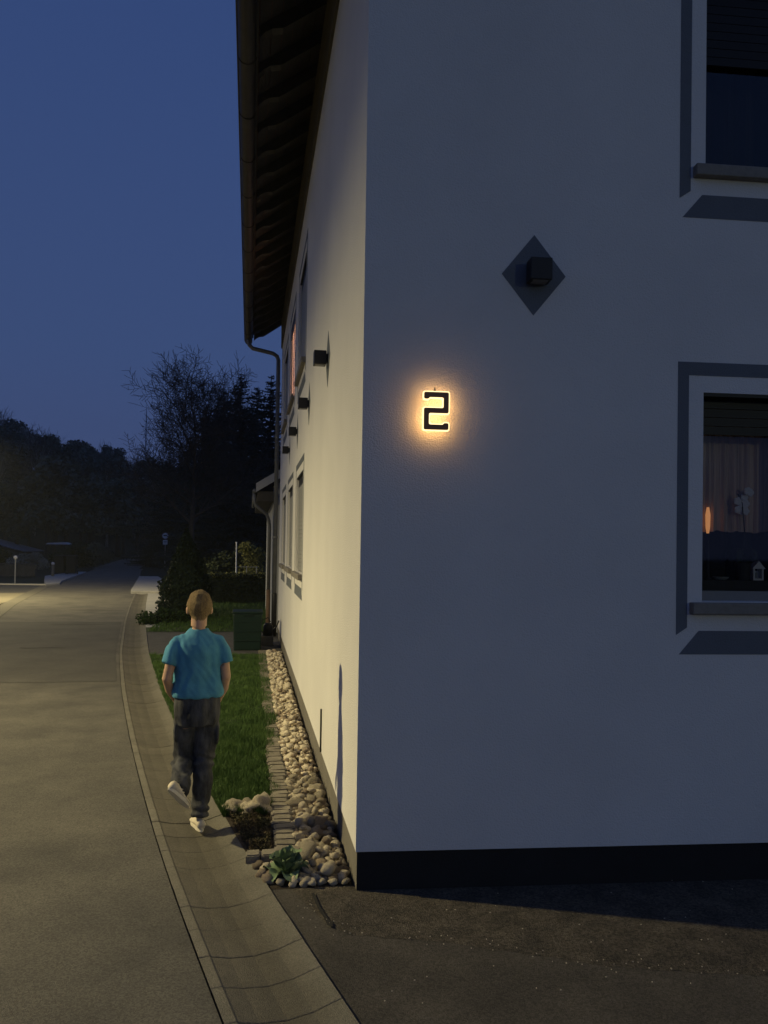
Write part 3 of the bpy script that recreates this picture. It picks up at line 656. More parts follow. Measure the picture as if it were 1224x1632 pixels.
# leafy rosette plant at the corner of the bed
pl = thing('leafy_plant', 'broad-leaved grey-green rosette plant at the front of the stone bed', 'plant', (-0.385, 0.255, 0.01))
def leaf_mesh(L, Wd, curl):
    mb = MB(); nu, nv = 7, 4; vs = []
    for i in range(nu+1):
        t = i/nu; w = Wd*math.sin(math.pi*min(1, .12+t*.86))**.75; zc = L*(0.75*t-curl*t*t)
        for j in range(-nv//2, nv//2+1):
            q = j/(nv/2); vs.append((q*w, L*t*.85, zc + abs(q)**1.5*w*.55 + .012*math.sin(t*9+j*2)*abs(q)))
    m = nv+1
    return mb.add(vs, [(i*m+j, i*m+j+1, (i+1)*m+j+1, (i+1)*m+j) for i in range(nu) for j in range(nv)]).mesh('leaf', False)
lms = [leaf_mesh(.15, .048, .45), leaf_mesh(.13, .056, .25), leaf_mesh(.11, .044, .05)]
for me in lms: me.materials.append(M['leaf'])
for k in range(15):
    me = lms[min(2, k//6)]; o = link('leaf', me, None, pl, True); a = k*2.4
    o.rotation_euler = (R([-14, 10, 36][min(2, k//6)])+random.uniform(-.15, .15), random.uniform(-.2, .2), a); o.scale = (random.uniform(1.0, 1.35),)*3; o.location = (0, 0, .01+.012*(k//6))

# ---- lawn grass
def grass(n, xf, y0, y1, h, wd, z=0.0, p=1.0):
    y = y0+(y1-y0)*rng.random(n)**p; lo = np.array([xf(t)[0] for t in y]); hi = np.array([xf(t)[1] for t in y]); x = lo+(hi-lo)*rng.random(n)
    a = rng.random(n)*6.283; hh_ = h*(.35+.9*rng.random(n)**1.5)*(1+.5*np.sin(x*5.1+1.3*y)*np.sin(y*3.7)+.4*np.sin(x*17+y*2)*np.sin(y*11-x*5)); hh_ = np.maximum(hh_, .008); lean = rng.normal(0, .45, n)*hh_; b = rng.random(n)*6.283
    v = np.zeros((n, 3, 3)); v[:, 0, 0] = x+np.cos(a)*wd; v[:, 0, 1] = y+np.sin(a)*wd; v[:, 1, 0] = x-np.cos(a)*wd; v[:, 1, 1] = y-np.sin(a)*wd
    v[:, 0, 2] = v[:, 1, 2] = z; v[:, 2, 0] = x+np.cos(b)*lean; v[:, 2, 1] = y+np.sin(b)*lean; v[:, 2, 2] = z+hh_
    me = bpy.data.meshes.new('grass'); me.from_pydata(v.reshape(-1, 3).tolist(), [], np.arange(3*n).reshape(-1, 3).tolist()); return me
o = link('lawn_grass', grass(90000, lambda y: (interp(GR, y)-.012, -.43+.035*math.sin(y*7)+.03*math.sin(y*17)+.10*sstep(2.0, 4.5, y)), 1.38, 10.5, .050, .0035, .008, 1.35), M['grass']); tag(o, kind='stuff')
o = link('back_lawn_grass', grass(26000, lambda y: (-2.9, 0.1), 14.5, 27, .075, .008, .01), M['grass']); tag(o, kind='stuff')

# ------------------------------------------------------------------ things by the far end of the house
b = thing('garden_bin', 'dark green plastic garden box standing by the far house corner', 'bin', (-0.655, 11.35, 0))
bb = MB(); w, h, t = 0.275, 0.70, 0.30
bb.add([(-w+.02, -t+.02, 0), (w-.02, -t+.02, 0), (w-.02, t-.02, 0), (-w+.02, t-.02, 0), (-w, -t, h), (w, -t, h), (w, t, h), (-w, t, h)], [(0, 3, 2, 1), (4, 5, 6, 7), (0, 1, 5, 4), (1, 2, 6, 5), (2, 3, 7, 6), (3, 0, 4, 7)]); bb.build('body', M['greenbin'], b, bevel=.02)
MB().box((-w-.015, -t-.015, h+.002), (w+.015, t+.015, h+.045)).build('lid', M['greenbin'], b, bevel=.012)
MB().box((-.09, -t-.028, h-.03), (.09, -t-.012, h+.0)).build('handle', M['greenbin'], b)
for z in (.18, .36, .54): MB().box((-w+.025, -t-.004, z), (w-.025, -t+.012, z+.02)).build('rib', M['greenbin'], b)
g = thing('concrete_block', 'grey concrete block on the ground between green box and downpipe', 'block', (-0.27, 11.9, 0))
kb = MB(); kb.box((-.13, -.12, 0), (.13, .12, .20)); kb.build('body', M['greyblock'], g, bevel=.01)
MB().box((-.10, -.125, .05), (.10, -.119, .15)).build('recess', M['greyblock'], g)
g = thing('watering_can', 'black watering can standing on the grey concrete block', 'watering can', (-0.25, 11.9, .20))
MB().rings([((0, 0, 0), .10, .09), ((0, 0, .2), .095, .085), ((0, 0, .25), .06, .06)], 16).build('body', M['blackplastic'], g, True)
MB().tube([(.09, 0, .06), (.18, 0, .2), (.22, 0, .30)], [.02, .014, .012], 8).build('spout', M['blackplastic'], g)
MB().tube([(-.08, 0, .04), (-.16, 0, .12), (-.13, 0, .30), (0, 0, .36), (.05, 0, .27)], .011, 8).build('handle', M['blackplastic'], g)
# annex behind, with its own eaves
ax = thing('annex', 'low pale annex with gutter and downpipe behind the corner house', 'building', (0, 14.35, 0))
zb = 3.45
ab = MB(); ab.add([(-.12, 0, 0), (5, 0, 0), (5, 0, zb+.45), (2.4, 0, zb+1.6), (-.12, 0, zb-.06), (-.12, 7, 0), (-.12, 7, zb-.06), (5, 7, 0), (5, 7, zb+.45), (2.4, 7, zb+1.6)], [(0, 1, 2, 3, 4), (0, 4, 6, 5), (5, 6, 9, 8, 7)]); ab.build('wall', M['annex'], ax)
rb = MB(); sl = .62
rb.prism([(-.50, zb-.18), (2.4, zb-.18+sl*2.9), (2.4, zb-.06+sl*2.9), (-.50, zb-.06)], lambda x, z: (x, -.28, z), lambda x, z: (x, 7.2, z))
rr_ = rb.build('roof', M['tiles'], ax)
MB().prism([(-.52, zb-.22), (2.4, zb-.22+sl*2.92), (2.4, zb+sl*2.92-.02), (-.52, zb-.02)], lambda x, z: (x, -.31, z), lambda x, z: (x, -.285, z)).build('verge_board', M['annex'], rr_)
MB().box((-.495, -.27, zb-.42), (-.12, 7, zb-.20)).build('eaves_box', M['wood'], ax)
gg = MB().tube([(-.55, -.30, zb-.20), (-.55, 7.2, zb-.20)], .055, 12).build('gutter', M['zinc'], ax, True)
MB().tube([(-.55, -.2, zb-.25), (-.55, -.2, zb-.42), (-.52, -.2, zb-.52), (-.38, -.19, zb-.64), (-.27, -.16, zb-.72), (-.22, -.12, zb-.85), (-.20, -.1, zb-1.0), (-.20, -.1, 1.0)], .04, 10).build('downpipe', M['zinc'], ax, True)
MB().tube([(-.20, -.1, .0), (-.20, -.1, 1.0)], .05, 10).build('standpipe', M['pipewood'], ax, True)
MB().box((.10, -.02, 1.75), (.20, -.002, 1.93)).build('meter_box', M['greyblock'], ax)

# ------------------------------------------------------------------ the walking person
fig = thing('person', 'person in blue t-shirt and dark jeans walking away, hands in pockets', 'person', (-0.985, 1.16, 0.0), R(6)); fig.scale = (.895, .95, .985)
bd = MB()
bd.rings([((0, .0, .80), .13, .09), ((0, 0, .90), .155, .105), ((0, .01, 1.0), .140, .098), ((0, .01, 1.12), .135, .092), ((0, .005, 1.25), .16, .10), ((0, 0, 1.33), .145, .09), ((0, .0, 1.39), .09, .07), ((0, .01, 1.44), .06, .058)], 22)
bd.tube([(0, .0, 1.38), (0, .01, 1.45), (.002, .025, 1.53)], [.068, .062, .062], 16)
HC = Vector((.004, .035, 1.59))
bd.ball(HC, (.088, .098, .100), nu=24, nv=16)
bd.ball(HC+Vector((0, .045, -.055)), (.056, .055, .068), nu=18, nv=12)
bd.ball(HC+Vector((0, .098, -.03)), (.013, .018, .022)); bd.ball(HC+Vector((0, .085, .012)), (.05, .02, .012))
for s_ in (-1, 1):
    bd.ball(HC+Vector((s_*.092, -.005, -.028)), (.013, .020, .032), Matrix.Rotation(s_*-.35, 3, 'Z'))
    bd.tube([(s_*.085, 0, .90), (s_*.085, .01, .70)], [.085, .075], 14)
LEGS = {1: [(.085, 0, .86), (.07, .03, .66), (.058, .045, .48), (.042, .01, .26), (.034, -.015, .09)], -1: [(-.085, .01, .86), (-.093, .07, .66), (-.10, .10, .50), (-.112, -.05, .39), (-.128, -.205, .305)]}
for s_, P in LEGS.items(): bd.tube(P, [.085, .072, .056, .048, .034], 14)
ARMS = {-1: [(-.145, 0, 1.325), (-.203, -.03, 1.22), (-.238, -.055, 1.085), (-.212, .02, 1.0), (-.180, .105, .93)], 1: [(.145, 0, 1.325), (.196, -.02, 1.22), (.215, -.035, 1.09), (.205, .025, 1.0), (.182, .105, .925)]}
for s_, P in ARMS.items():
    bd.tube(P, [.047, .043, .038, .036, .026], 14)
    wv = Vector(P[-1]); d = Vector((-s_*.42, .60, -.68)).normalized()
    bd.tube([wv, wv+d*.04, wv+d*.09], [(.022, .026), (.018, .036), (.014, .036)], 12)
    for k in range(4):
        o_ = Vector((0, .8, .3)).normalized()*(k-1.5)*.019; L_ = (.065, .075, .07, .055)[k]
        bd.tube([wv+d*.08+o_, wv+d*(.08+L_*.55)+o_+Vector((-s_*.006, 0, 0)), wv+d*(.08+L_)+o_+Vector((-s_*.018, 0, 0))], [.0085, .008, .0065], 8)
    bd.tube([wv+d*.025+Vector((0, .03, 0)), wv+d*.06+Vector((-s_*.02, .05, 0)), wv+d*.085+Vector((-s_*.035, .052, 0))], [.011, .0095, .008], 8)
bme_ = remesh(bd, 'body', 0.0065, 6)
bme_.update(); nrm_ = [v.normal.copy() for v in bme_.vertices]
for v, n_ in zip(bme_.vertices, nrm_):      # keep the body inside its clothes
    p = v.co; arm = min((p-Vector(P[3])).length for P in ARMS.values()) < .19 and abs(p.x) > .14
    if .12 < p.z < .97 and not arm: v.co = p - n_*(.034 if p.z > .6 else .02)
    elif .97 <= p.z < 1.415 and abs(p.x) < .19 and not arm: v.co = p - n_*.014
    elif 1.415 <= p.z < 1.45 and math.hypot(p.x, p.y) > .055: v.co = p - n_*.012
body = link('body', bme_, M['skin'], fig, True)
for s_ in (-1, 1):
    MB().ball(HC+Vector((s_*.032, .088, .0)), .012).build('eye', M['eye'], fig, True)
MB().ball(HC+Vector((0, .092, -.068)), (.024, .008, .007)).build('mouth', M['lips'], fig, True)
# hair: shell lifted off the skull
bm = bmesh.new(); bm.from_mesh(bme_); bm.normal_update()
def hairy(p):
    q = p-HC
    if q.length > .16 or p.z < 1.485: return False
    if q.y > .055: return q.z > .052 + .1*max(0, q.y-.075)
    if q.z > -.005 and not (abs(q.x) > .097): return q.y < .06
    if abs(q.x) > .088 and q.y > -.035: return False
    lim = -.098+.55*max(0, abs(q.x)-.025)+.012*noise.noise(q*60) if q.y < .0 else -.02
    return q.z > lim and q.y < .01
dels = [f for f in bm.faces if not hairy(f.calc_center_median())]
bmesh.ops.delete(bm, geom=dels, context='FACES')
for v in bm.verts:
    q = v.co-HC; edge = v.is_boundary; k = sstep(-.10, .03, q.z)
    th = .0008 if edge else (.0012+.012*k+.006*sstep(.04, .09, q.z))
    v.co = v.co + v.normal*th + v.normal*(.005*noise.noise(Vector((v.co.x*40, v.co.y*40, v.co.z*16))))*(0 if edge else k)
me = bpy.data.meshes.new('hair'); bm.to_mesh(me); bm.free(); link('hair', me, M['hair'], fig, True)
# t-shirt
sh = MB()
sh.rings([((0.004, .0, .945), .196, .124), ((0.002, .0, .975), .200, .128), ((0, .005, 1.06), .190, .122), ((0, .005, 1.16), .184, .120), ((0, .0, 1.26), .186, .122), ((0, -.003, 1.325), .186, .112), ((0, .0, 1.36), .155, .094), ((0, .003, 1.395), .108, .080), ((0, .008, 1.420), .080, .076), ((0, .010, 1.434), .074, .073)], 28)
sh.tube([(-.10, 0, 1.342), (-.160, 0, 1.328), (-.205, -.018, 1.27), (-.228, -.035, 1.185)], [(.055, .058), (.060, .060), (.058, .060), (.058, .062)], 16)
sh.tube([(.10, 0, 1.342), (.160, 0, 1.328), (.198, -.012, 1.27), (.217, -.025, 1.185)], [(.055, .058), (.060, .060), (.057, .060), (.057, .062)], 16)
sme = remesh(sh, 't_shirt', 0.008, 14)
def fold(me, f):
    me.update(); nr = [v.normal.copy() for v in me.vertices]
    for v, n_ in zip(me.vertices, nr): v.co += n_*f(v.co)
def shf(p):
    low = sstep(1.30, 1.0, p.z)
    w = .005*math.sin(34*(p.x*1.0+p.z*.22)+5*noise.noise(p*6))*(.35+.65*low)*sstep(.2, .08, abs(abs(p.x)-.12))
    w += .009*noise.noise(Vector((p.x*15, p.y*15, p.z*5)))+.005*noise.noise(Vector((p.x*30+p.z*22, p.y*20, p.z*9)))
    w += .003*max(0, math.sin(p.z*62+p.x*9+4*noise.noise(p*9)))*sstep(1.07, .97, p.z)
    return w
fold(sme, shf); link('t_shirt', sme, M['shirt'], fig, True)
# jeans
tr = MB()
tr.rings([((0, 0, .75), .162, .108), ((0, -.004, .82), .182, .124), ((0, -.004, .90), .180, .122), ((0, 0, .985), .170, .112)], 26)
tr.tube([(.085, 0, .88), (.082, .02, .76), (.070, .035, .62), (.060, .045, .48), (.046, .01, .27), (.036, -.012, .13), (.034, -.014, .088)], [.094, .094, .086, .078, .072, .067, .064], 18)
tr.tube([(-.085, .005, .88), (-.089, .04, .76), (-.095, .08, .62), (-.10, .095, .50), (-.110, .03, .435), (-.120, -.10, .365), (-.128, -.165, .318)], [.094, .094, .086, .080, .079, .075, .074], 18)
tr.ball((.155, .0, .70), (.022, .062, .10)); tr.ball((-.165, .02, .72), (.018, .062, .09))
tme = remesh(tr, 'jeans', 0.008, 5)
def jf(p):
    kn = math.exp(-((p.z-.46)/.10)**2)+math.exp(-((p.z-.15)/.08)**2)+.25*math.exp(-((p.z-.74)/.06)**2)
    return .008*math.sin(70*p.z+22*p.x+6*noise.noise(p*8))*kn*1.1+.011*noise.noise(Vector((p.x*18, p.y*18, p.z*8)))
fold(tme, jf); tj = link('jeans', tme, M['jeans'], fig, True)
# shoes
def shoe(name, M4):
    up = MB(); L = .27
    secs = [(-.065, .030, .030, .075), (-.045, .038, .0, .092), (.0, .038, .0, .095), (.05, .040, .0, .078), (.10, .045, .0, .058), (.15, .046, .0, .048), (.19, .036, .0, .040), (.205, .018, .01, .030)]
    n = 12; vs = []
    for yy, w_, zl, zh in secs:
        for k in range(n):
            a = 2*math.pi*k/n; vs.append((w_*math.cos(a)*(1 if math.sin(a) < .2 else .85), yy, max(.018, (zh+.012)/2+(zh-.012)/2*math.sin(a))))
    fs = [(i*n+k, i*n+(k+1) % n, (i+1)*n+(k+1) % n, (i+1)*n+k) for i in range(len(secs)-1) for k in range(n)]+[tuple(range(n)), tuple((len(secs)-1)*n+k for k in range(n))]
    up.add([M4 @ Vector(v) for v in vs], fs); s_ = up.build(name, M['shoe'], fig, True)
    so = MB(); out = []
    for t in np.linspace(0, 2*math.pi, 25)[:-1]:
        yy = .07+.143*math.sin(t); w_ = (.043+.006*math.sin(t))*math.cos(t)*(1-.18*math.exp(-((yy-.05)/.04)**2)); out.append((w_, yy))
    so.prism(out, lambda x, y: M4 @ Vector((x, y, 0)), lambda x, y: M4 @ Vector((x, y, .026))); so.build('sole', M['sole'], s_)
    MB().tube([M4 @ Vector((-.02, .05, .083)), M4 @ Vector((.02, .06, .079)), M4 @ Vector((-.02, .075, .073)), M4 @ Vector((.02, .085, .068))], .004, 5).build('lace', M['sole'], s_)
shoe('shoe', Matrix.Translation((.034, -.01, .003)) @ Matrix.Rotation(R(12), 4, 'Z') @ Matrix.Scale(.95, 4))
td = Vector((.62, .40, -.68)).normalized(); nz = Vector((.45, .60, .66)); nz = (nz-td*nz.dot(td)).normalized(); xx = td.cross(nz).normalized()
Mf = Matrix(((xx.x, td.x, nz.x), (xx.y, td.y, nz.y), (xx.z, td.z, nz.z))).to_4x4()
shoe('shoe', Matrix.Translation((-.178, -.265, .335)) @ Mf @ Matrix.Scale(.88, 4))

# ------------------------------------------------------------------ street lamps just outside the frame (they light the place)
def street_lamp(x, y, z, w, tx, ty, label, tilt=0, yaw=0, col=LAMP_COL):
    t = thing('street_lamp', label, 'street lamp', (x, y, 0), 0, 'street lamps along the lane')
    d = Vector((tx, ty, 0)).normalized(); q = -d*1.0
    MB().tube([q, q+Vector((0, 0, z-.4)), q+d*.12+Vector((0, 0, z-.05)), d*-.25+Vector((0, 0, z+.05))], [.075, .05, .04, .03], 10).build('pole', M['steel'], t, True)
    MB().ball((0, 0, z+.08), (.32, .32, .07)).build('luminaire', M['luminaire'], t, True)
    MB().tube([(0, 0, z+.004), (0, 0, z+.03)], .14, 16).build('lens', M['lens'], t)
    L = bpy.data.lights.new('lamp_light', 'SPOT'); L.energy = w; L.color = col; L.spot_size = R(172); L.spot_blend = 0.55; L.shadow_soft_size = 0.12
    lo = bpy.data.objects.new('lamp_light', L); COL.objects.link(lo); lo.location = (0, 0, z-.02); lo.parent = t; lo.rotation_euler = (R(tilt), 0, R(yaw))
street_lamp(*LAMP_A, LAMP_A_W, 1, 0, 'street lamp across the lane, lighting the long side wall')
street_lamp(*LAMP_B, LAMP_B_W, 1, 0, 'street lamp above the pale apron up the lane')
street_lamp(*LAMP_C, LAMP_C_W, 1, .3, 'street lamp on the lawn behind the viewer', 55, 20, (.90, 1.0, .72))

# ------------------------------------------------------------------ plants and trees up the lane
def quads_mesh(name, n, pos, size, zup=.2, aspect=.7):
    vs, fs = flakes(n, pos, size, zup, aspect); me = bpy.data.meshes.new(name); me.from_pydata(vs, [], fs); return me
def lobes_pos(lobes):
    ws = [l[3]**2 for l in lobes]
    def f():
        cx, cy, cz, r = random.choices(lobes, ws)[0]
        d = Vector((random.gauss(0, 1), random.gauss(0, 1), random.gauss(0, 1))).normalized()*r*(random.random()**.45)
        return (cx+d.x, cy+d.y, cz+d.z*.85)
    return f
def cone_bush(name, label, loc, h, r, n, m, cat='shrub'):
    t = thing(name, label, cat, loc)
    def pos():
        u = random.random()**1.25; z = h*(.02+.97*u); prof = (1-u**1.7)*(.80+.20*min(1, u*6)); a = random.uniform(0, 6.283)
        rr = r*prof*(.75+.3*noise.noise(Vector((math.cos(a)*1.7, math.sin(a)*1.7, z*2.6)))+.22*random.random())
        return (rr*math.cos(a), rr*math.sin(a), z)
    link('foliage', quads_mesh('foliage', n, pos, .10, .9, .45), m, t)
    MB().rings([((0, 0, 0), r*.62, r*.62), ((0, 0, h*.5), r*.5, r*.5), ((0, 0, h*.9), r*.12, r*.12)], 12).build('dense_core', m, t)
    MB().tube([(0, 0, 0), (0, 0, h*.8)], [.07, .02], 8).build('stem', M['bark'], t)
    return t
cone_bush('thuja', 'dark cone-shaped evergreen shrub on the back lawn beside the pavement', (-2.33, 17.9, 0), 2.45, .80, 9000, M['thuja'])
def mound(name, label, loc, lobes, n, size, m, cat='shrub', group=None):
    t = thing(name, label, cat, loc, 0, group)
    link('foliage', quads_mesh('foliage', n, lobes_pos(lobes), size, .4, .6), m, t)
    st = MB()
    for k in range(5): st.tube([(0, 0, 0), (random.uniform(-.2, .2), random.uniform(-.2, .2), lobes[0][2])], [.02, .008], 5)
    st.build('stem', M['bark'], t); return t
mound('low_shrub', 'low spreading dark green shrub at the foot of the cone evergreen', (-2.95, 16.6, 0), [(-.25, 0, .12, .25), (.2, .1, .16, .30), (.6, .1, .12, .25), (-.1, -.3, .1, .22), (.9, .2, .1, .2)], 2600, .07, M['lawnbase'])
hd = thing('hedge', 'dark clipped hedge along the back of the lawn', 'hedge', (-0.9, 24, 0))
link('foliage', quads_mesh('foliage', 7000, lambda: (random.uniform(-1.15, 1.0), random.uniform(-.3, .3), random.uniform(0, 1.0)+.06*random.random()), .10, .3, .6), M['hedge'], hd)
MB().box((-1.1, -.22, 0), (.95, .22, .86)).build('dense_core', M['hedge'], hd)
link('flower_top', quads_mesh('flower_top', 500, lambda: (random.uniform(-1.1, .95), random.uniform(-.3, .1), random.uniform(.88, 1.08)), .075, .3, .7), M['yellow'], hd)
mound('yellow_shrub', 'yellow-green leafy shrub beside the annex wall', (-0.55, 27, 0), [(0, 0, 1.0, .55), (.1, .1, 1.6, .5), (-.2, 0, 1.9, .35), (.2, 0, .5, .5)], 2600, .10, M['yellow'])
mound('dark_shrub', 'dark rounded shrub under the trees behind the back lawn', (-2.6, 30, 0), [(0, 0, .8, .9), (.9, .1, 1.0, .9), (1.7, 0, 1.2, .8), (-.6, .2, .6, .7)], 3500, .16, M['hedge'])
fp_ = thing('garden_fence', 'thin steel rail fence behind the flowering hedge', 'fence', (-1.1, 25.7, 0))
for x in (0, .36, .72): MB().tube([(x, 0, 0), (x, 0, 1.25)], .018, 6).build('post', M['steel'], fp_)
for z in (1.22, .95): MB().tube([(0, 0, z), (.78, 0, z)], .013, 6).build('rail', M['steel'], fp_)
t = thing('white_pole', 'slender pale pole standing behind the hedge', 'pole', (-1.12, 25.6, 0))
MB().tube([(0, 0, 0), (0, 0, 2.1)], .022, 8).build('shaft', M['white'], t); MB().tube([(0, 0, 2.1), (0, 0, 2.14)], .028, 8).build('cap', M['white'], t)
# road sign
t = thing('road_sign', 'round white road sign with dark bar and white plate below it', 'road sign', (-6.98, 59.15, .15))
MB().tube([(0, 0, 0), (0, 0, 2.75)], .035, 8).build('post', M['steel'], t)
def disc(r, y0, y1): return MB().tube([(0, y0, 2.52), (0, y1, 2.52)], r, 24)
d_ = disc(.27, -.045, -.06).build('round_plate', M['red'], t); disc(.215, -.061, -.066).build('white_field', M['white'], d_)
MB().box((-.14, -.072, 2.50), (.14, -.067, 2.58)).build('dark_bar', M['black'], d_)
p_ = MB().box((-.17, -.055, 1.86), (.17, -.045, 2.20)).build('lower_plate', M['white'], t); MB().box((-.12, -.06, 2.06), (.12, -.056, 2.10)).build('text_line', M['black'], p_); MB().box((-.10, -.06, 1.96), (.10, -.056, 1.99)).build('text_line', M['black'], p_)
# bollards
t = thing('lamp_bollard', 'thin post with round lamp head on the left verge', 'bollard', (-11.97, 37.7, 0), 0, 'posts on the left verge')
MB().tube([(0, 0, 0), (0, 0, 1.18)], .035, 8).build('post', M['steel'], t); MB().ball((0, 0, 1.26), .10).build('lamp_head', M['canopy'], t, True); MB().tube([(0, 0, 1.16), (0, 0, 1.19)], .07, 10).build('collar', M['steel'], t)
t = thing('bollard', 'stout bollard with pale cap on the raised kerb island', 'bollard', (-11.82, 44.8, .09), 0, 'posts on the left verge')
MB().tube([(0, 0, 0), (0, 0, .66)], .085, 10).build('post', M['greyblock'], t); MB().ball((0, 0, .72), (.10, .10, .09)).build('cap', M['canopy'], t, True)
for i, (x, y) in enumerate(((-12.15, 48.1), (-11.45, 48.0))):
    t = thing('wheelie_bin', ('black wheelie bin on the kerb island, the one nearer the bollard', 'black wheelie bin on the kerb island, the one nearer the road')[i], 'bin', (x, y, .09), 0, 'black wheelie bins')
    a = MB(); a.add([(-.26, -.28, .05), (.26, -.28, .05), (.26, .25, .05), (-.26, .25, .05), (-.30, -.34, 1.1), (.30, -.34, 1.1), (.30, .34, 1.1), (-.30, .34, 1.1)], [(0, 3, 2, 1), (4, 5, 6, 7), (0, 1, 5, 4), (1, 2, 6, 5), (2, 3, 7, 6), (3, 0, 4, 7)]); a.build('body', M['blackplastic'], t, bevel=.02)
    MB().box((-.32, -.37, 1.102), (.32, .37, 1.16)).build('lid', M['blackplastic'], t, bevel=.02)
    for s_ in (-1, 1): MB().tube([(s_*.27, .3, .1), (s_*.32, .3, .1)], .1, 12).build('wheel', M['black'], t)
# garden wall, shed roof, canopy, blossom on the left
t = thing('garden_wall', 'low dark stone wall behind the left verge', 'wall', (-18, 46, 0))
random.seed(31)
core = MB().box((-9, .04, 0), (4.9, .36, .66)).build('core', M['wall2'], t)
bsm = MB().box((-.5, -.5, -.5), (.5, .5, .5)).mesh('wall_stone'); bsm.materials.append(M['wall2'])
for r_ in range(3):
    x = -9+random.uniform(0, .3)
    while x < 4.8:
        w_ = random.uniform(.35, .7); o = link('wall_stone', bsm, None, t); o.location = (x+w_/2, .20, .12+r_*.225); o.scale = (w_-.03, .38+random.uniform(0, .05), .205); x += w_
MB().box((-9, -.02, .70), (4.9, .42, .77)).build('coping', M['greypave'], t, bevel=.01)
t = thing('shed', 'low shed with pale grey roof at the left edge of the view', 'shed', (-24.5, 70, 0.2))
MB().prism([(-5, 0), (4.2, 0), (4.2, 1.0), (-1, 2.4), (-5, 1.3)], lambda x, z: (x, 0, z), lambda x, z: (x, 6, z)).build('wall', M['wall2'], t)
MB().prism([(-5.3, 1.3), (-1, 2.46), (4.8, .98), (4.8, 1.06), (-1, 2.56), (-5.3, 1.4)], lambda x, z: (x, -.5, z), lambda x, z: (x, 6.4, z)).build('roof', M['roofgrey'], t)
MB().box((-.5, -.03, 0), (.5, -.005, 1.2)).build('door', M['wood'], t)
t = thing('canopy', 'flat pale canopy on a dark post behind the stout bollard', 'canopy', (-14.4, 58.3, .1))
MB().prism([(-.85, 1.80), (.75, 1.80), (.55, 1.92), (.35, 1.96), (-.7, 1.90)], lambda x, z: (x, -.7, z), lambda x, z: (x, .7, z)).build('cover', M['canopy'], t)
MB().tube([(.1, 0, 0), (.1, 0, 1.85)], .05, 8).build('post', M['wood'], t); MB().box((-.3, -.3, 0), (.5, .3, .08)).build('foot', M['greyblock'], t)
mound('blossom_shrub', 'pale flowering shrub behind the low stone wall', (-15.6, 53, 0), [(0, 0, .8, .6), (.7, .2, .95, .55), (-.6, .1, .6, .5), (1.2, .2, .6, .5)], 2200, .13, M['pale'])
for i, (x, y, lb_) in enumerate(((-18.3, 54, 'dark tangled shrub left of the pale flowering shrub'), (-13.2, 56, 'dark tangled shrub right of the pale flowering shrub'), (-12.9, 62, 'olive bush at the bend of the lane'), (-14.6, 66, 'dark bush above the bend of the lane'))):
    mound('bush', lb_, (x, y, zg(x, y)-.1), [(0, 0, .8, .9), (.9, .3, 1.0, .8), (-.9, .2, .7, .8), (.3, .2, 1.5, .7)], 3000, .20, M['hedge'] if i != 2 else M['broad'])

# ---- bare tree
def bare_tree(seed, H, spread, levels, kids, first=0.18, rmin=.011):
    rr = random.Random(seed); tk = MB(); tw = MB()
    def br(p, d, L, r, lv):
        seg = 7 if lv == 0 else (4 if lv < 3 else 3); pts = [p]; q = p; dd = d
        wob = (.03, .07, .09, .11, .13)[min(lv, 4)]
        for i in range(seg):
            dd = (dd+Vector((rr.gauss(0, wob), rr.gauss(0, wob), rr.gauss(.03 if lv == 0 else .07, wob*.6)))).normalized(); q = q+dd*(L/seg); pts.append(q)
        rads = [max(rmin, r*(1-(.80 if lv == 0 else .62)*i/seg)) for i in range(seg+1)]
        (tk if lv < 2 else tw).tube(pts, rads, 8 if lv == 0 else (5 if lv == 1 else 3), cap=False)
        if lv >= levels: return
        nk = kids[lv]
        for k in range(nk):
            t0 = first if lv == 0 else .18; t = min(.985, t0+(1-t0)*(k+rr.random())/nk); i = min(seg-1, int(t*seg)); f = t*seg-i
            pp_ = pts[i].lerp(pts[i+1], f); ax_ = (pts[i+1]-pts[i]).normalized(); az = k*2.4+rr.uniform(-.5, .5)
            u = ax_.orthogonal().normalized(); u = Matrix.Rotation(az, 3, ax_) @ u; an = rr.uniform(.55, .95)*spread*(1.25-.5*t if lv == 0 else 1)
            nd = (ax_*math.cos(an)+u*math.sin(an)).normalized()
            ln = (L*.42*(1-.60*max(0, t-.35)) if lv == 0 else L*.55)*rr.uniform(.75, 1.15)
            br(pp_, nd, ln, max(rmin, r*(1-.70*t)*.60), lv+1)
    br(Vector((0, 0, 0)), Vector((.01, 0, 1)), H, H*.018, 0)
    return tk, tw
tk, tw = bare_tree(9, 10.9, 1.15, 4, [22, 9, 7, 5], .30, .0115)
t = thing('bare_tree', 'tall leafless tree with fine twigs against the evening sky', 'tree', (-3.85, 41.4, 0)); t.scale = (.95, .95, .87)
tk.build('trunk', M['bark'], t, fix=False); tw.build('crown', M['bark'], t, fix=False)
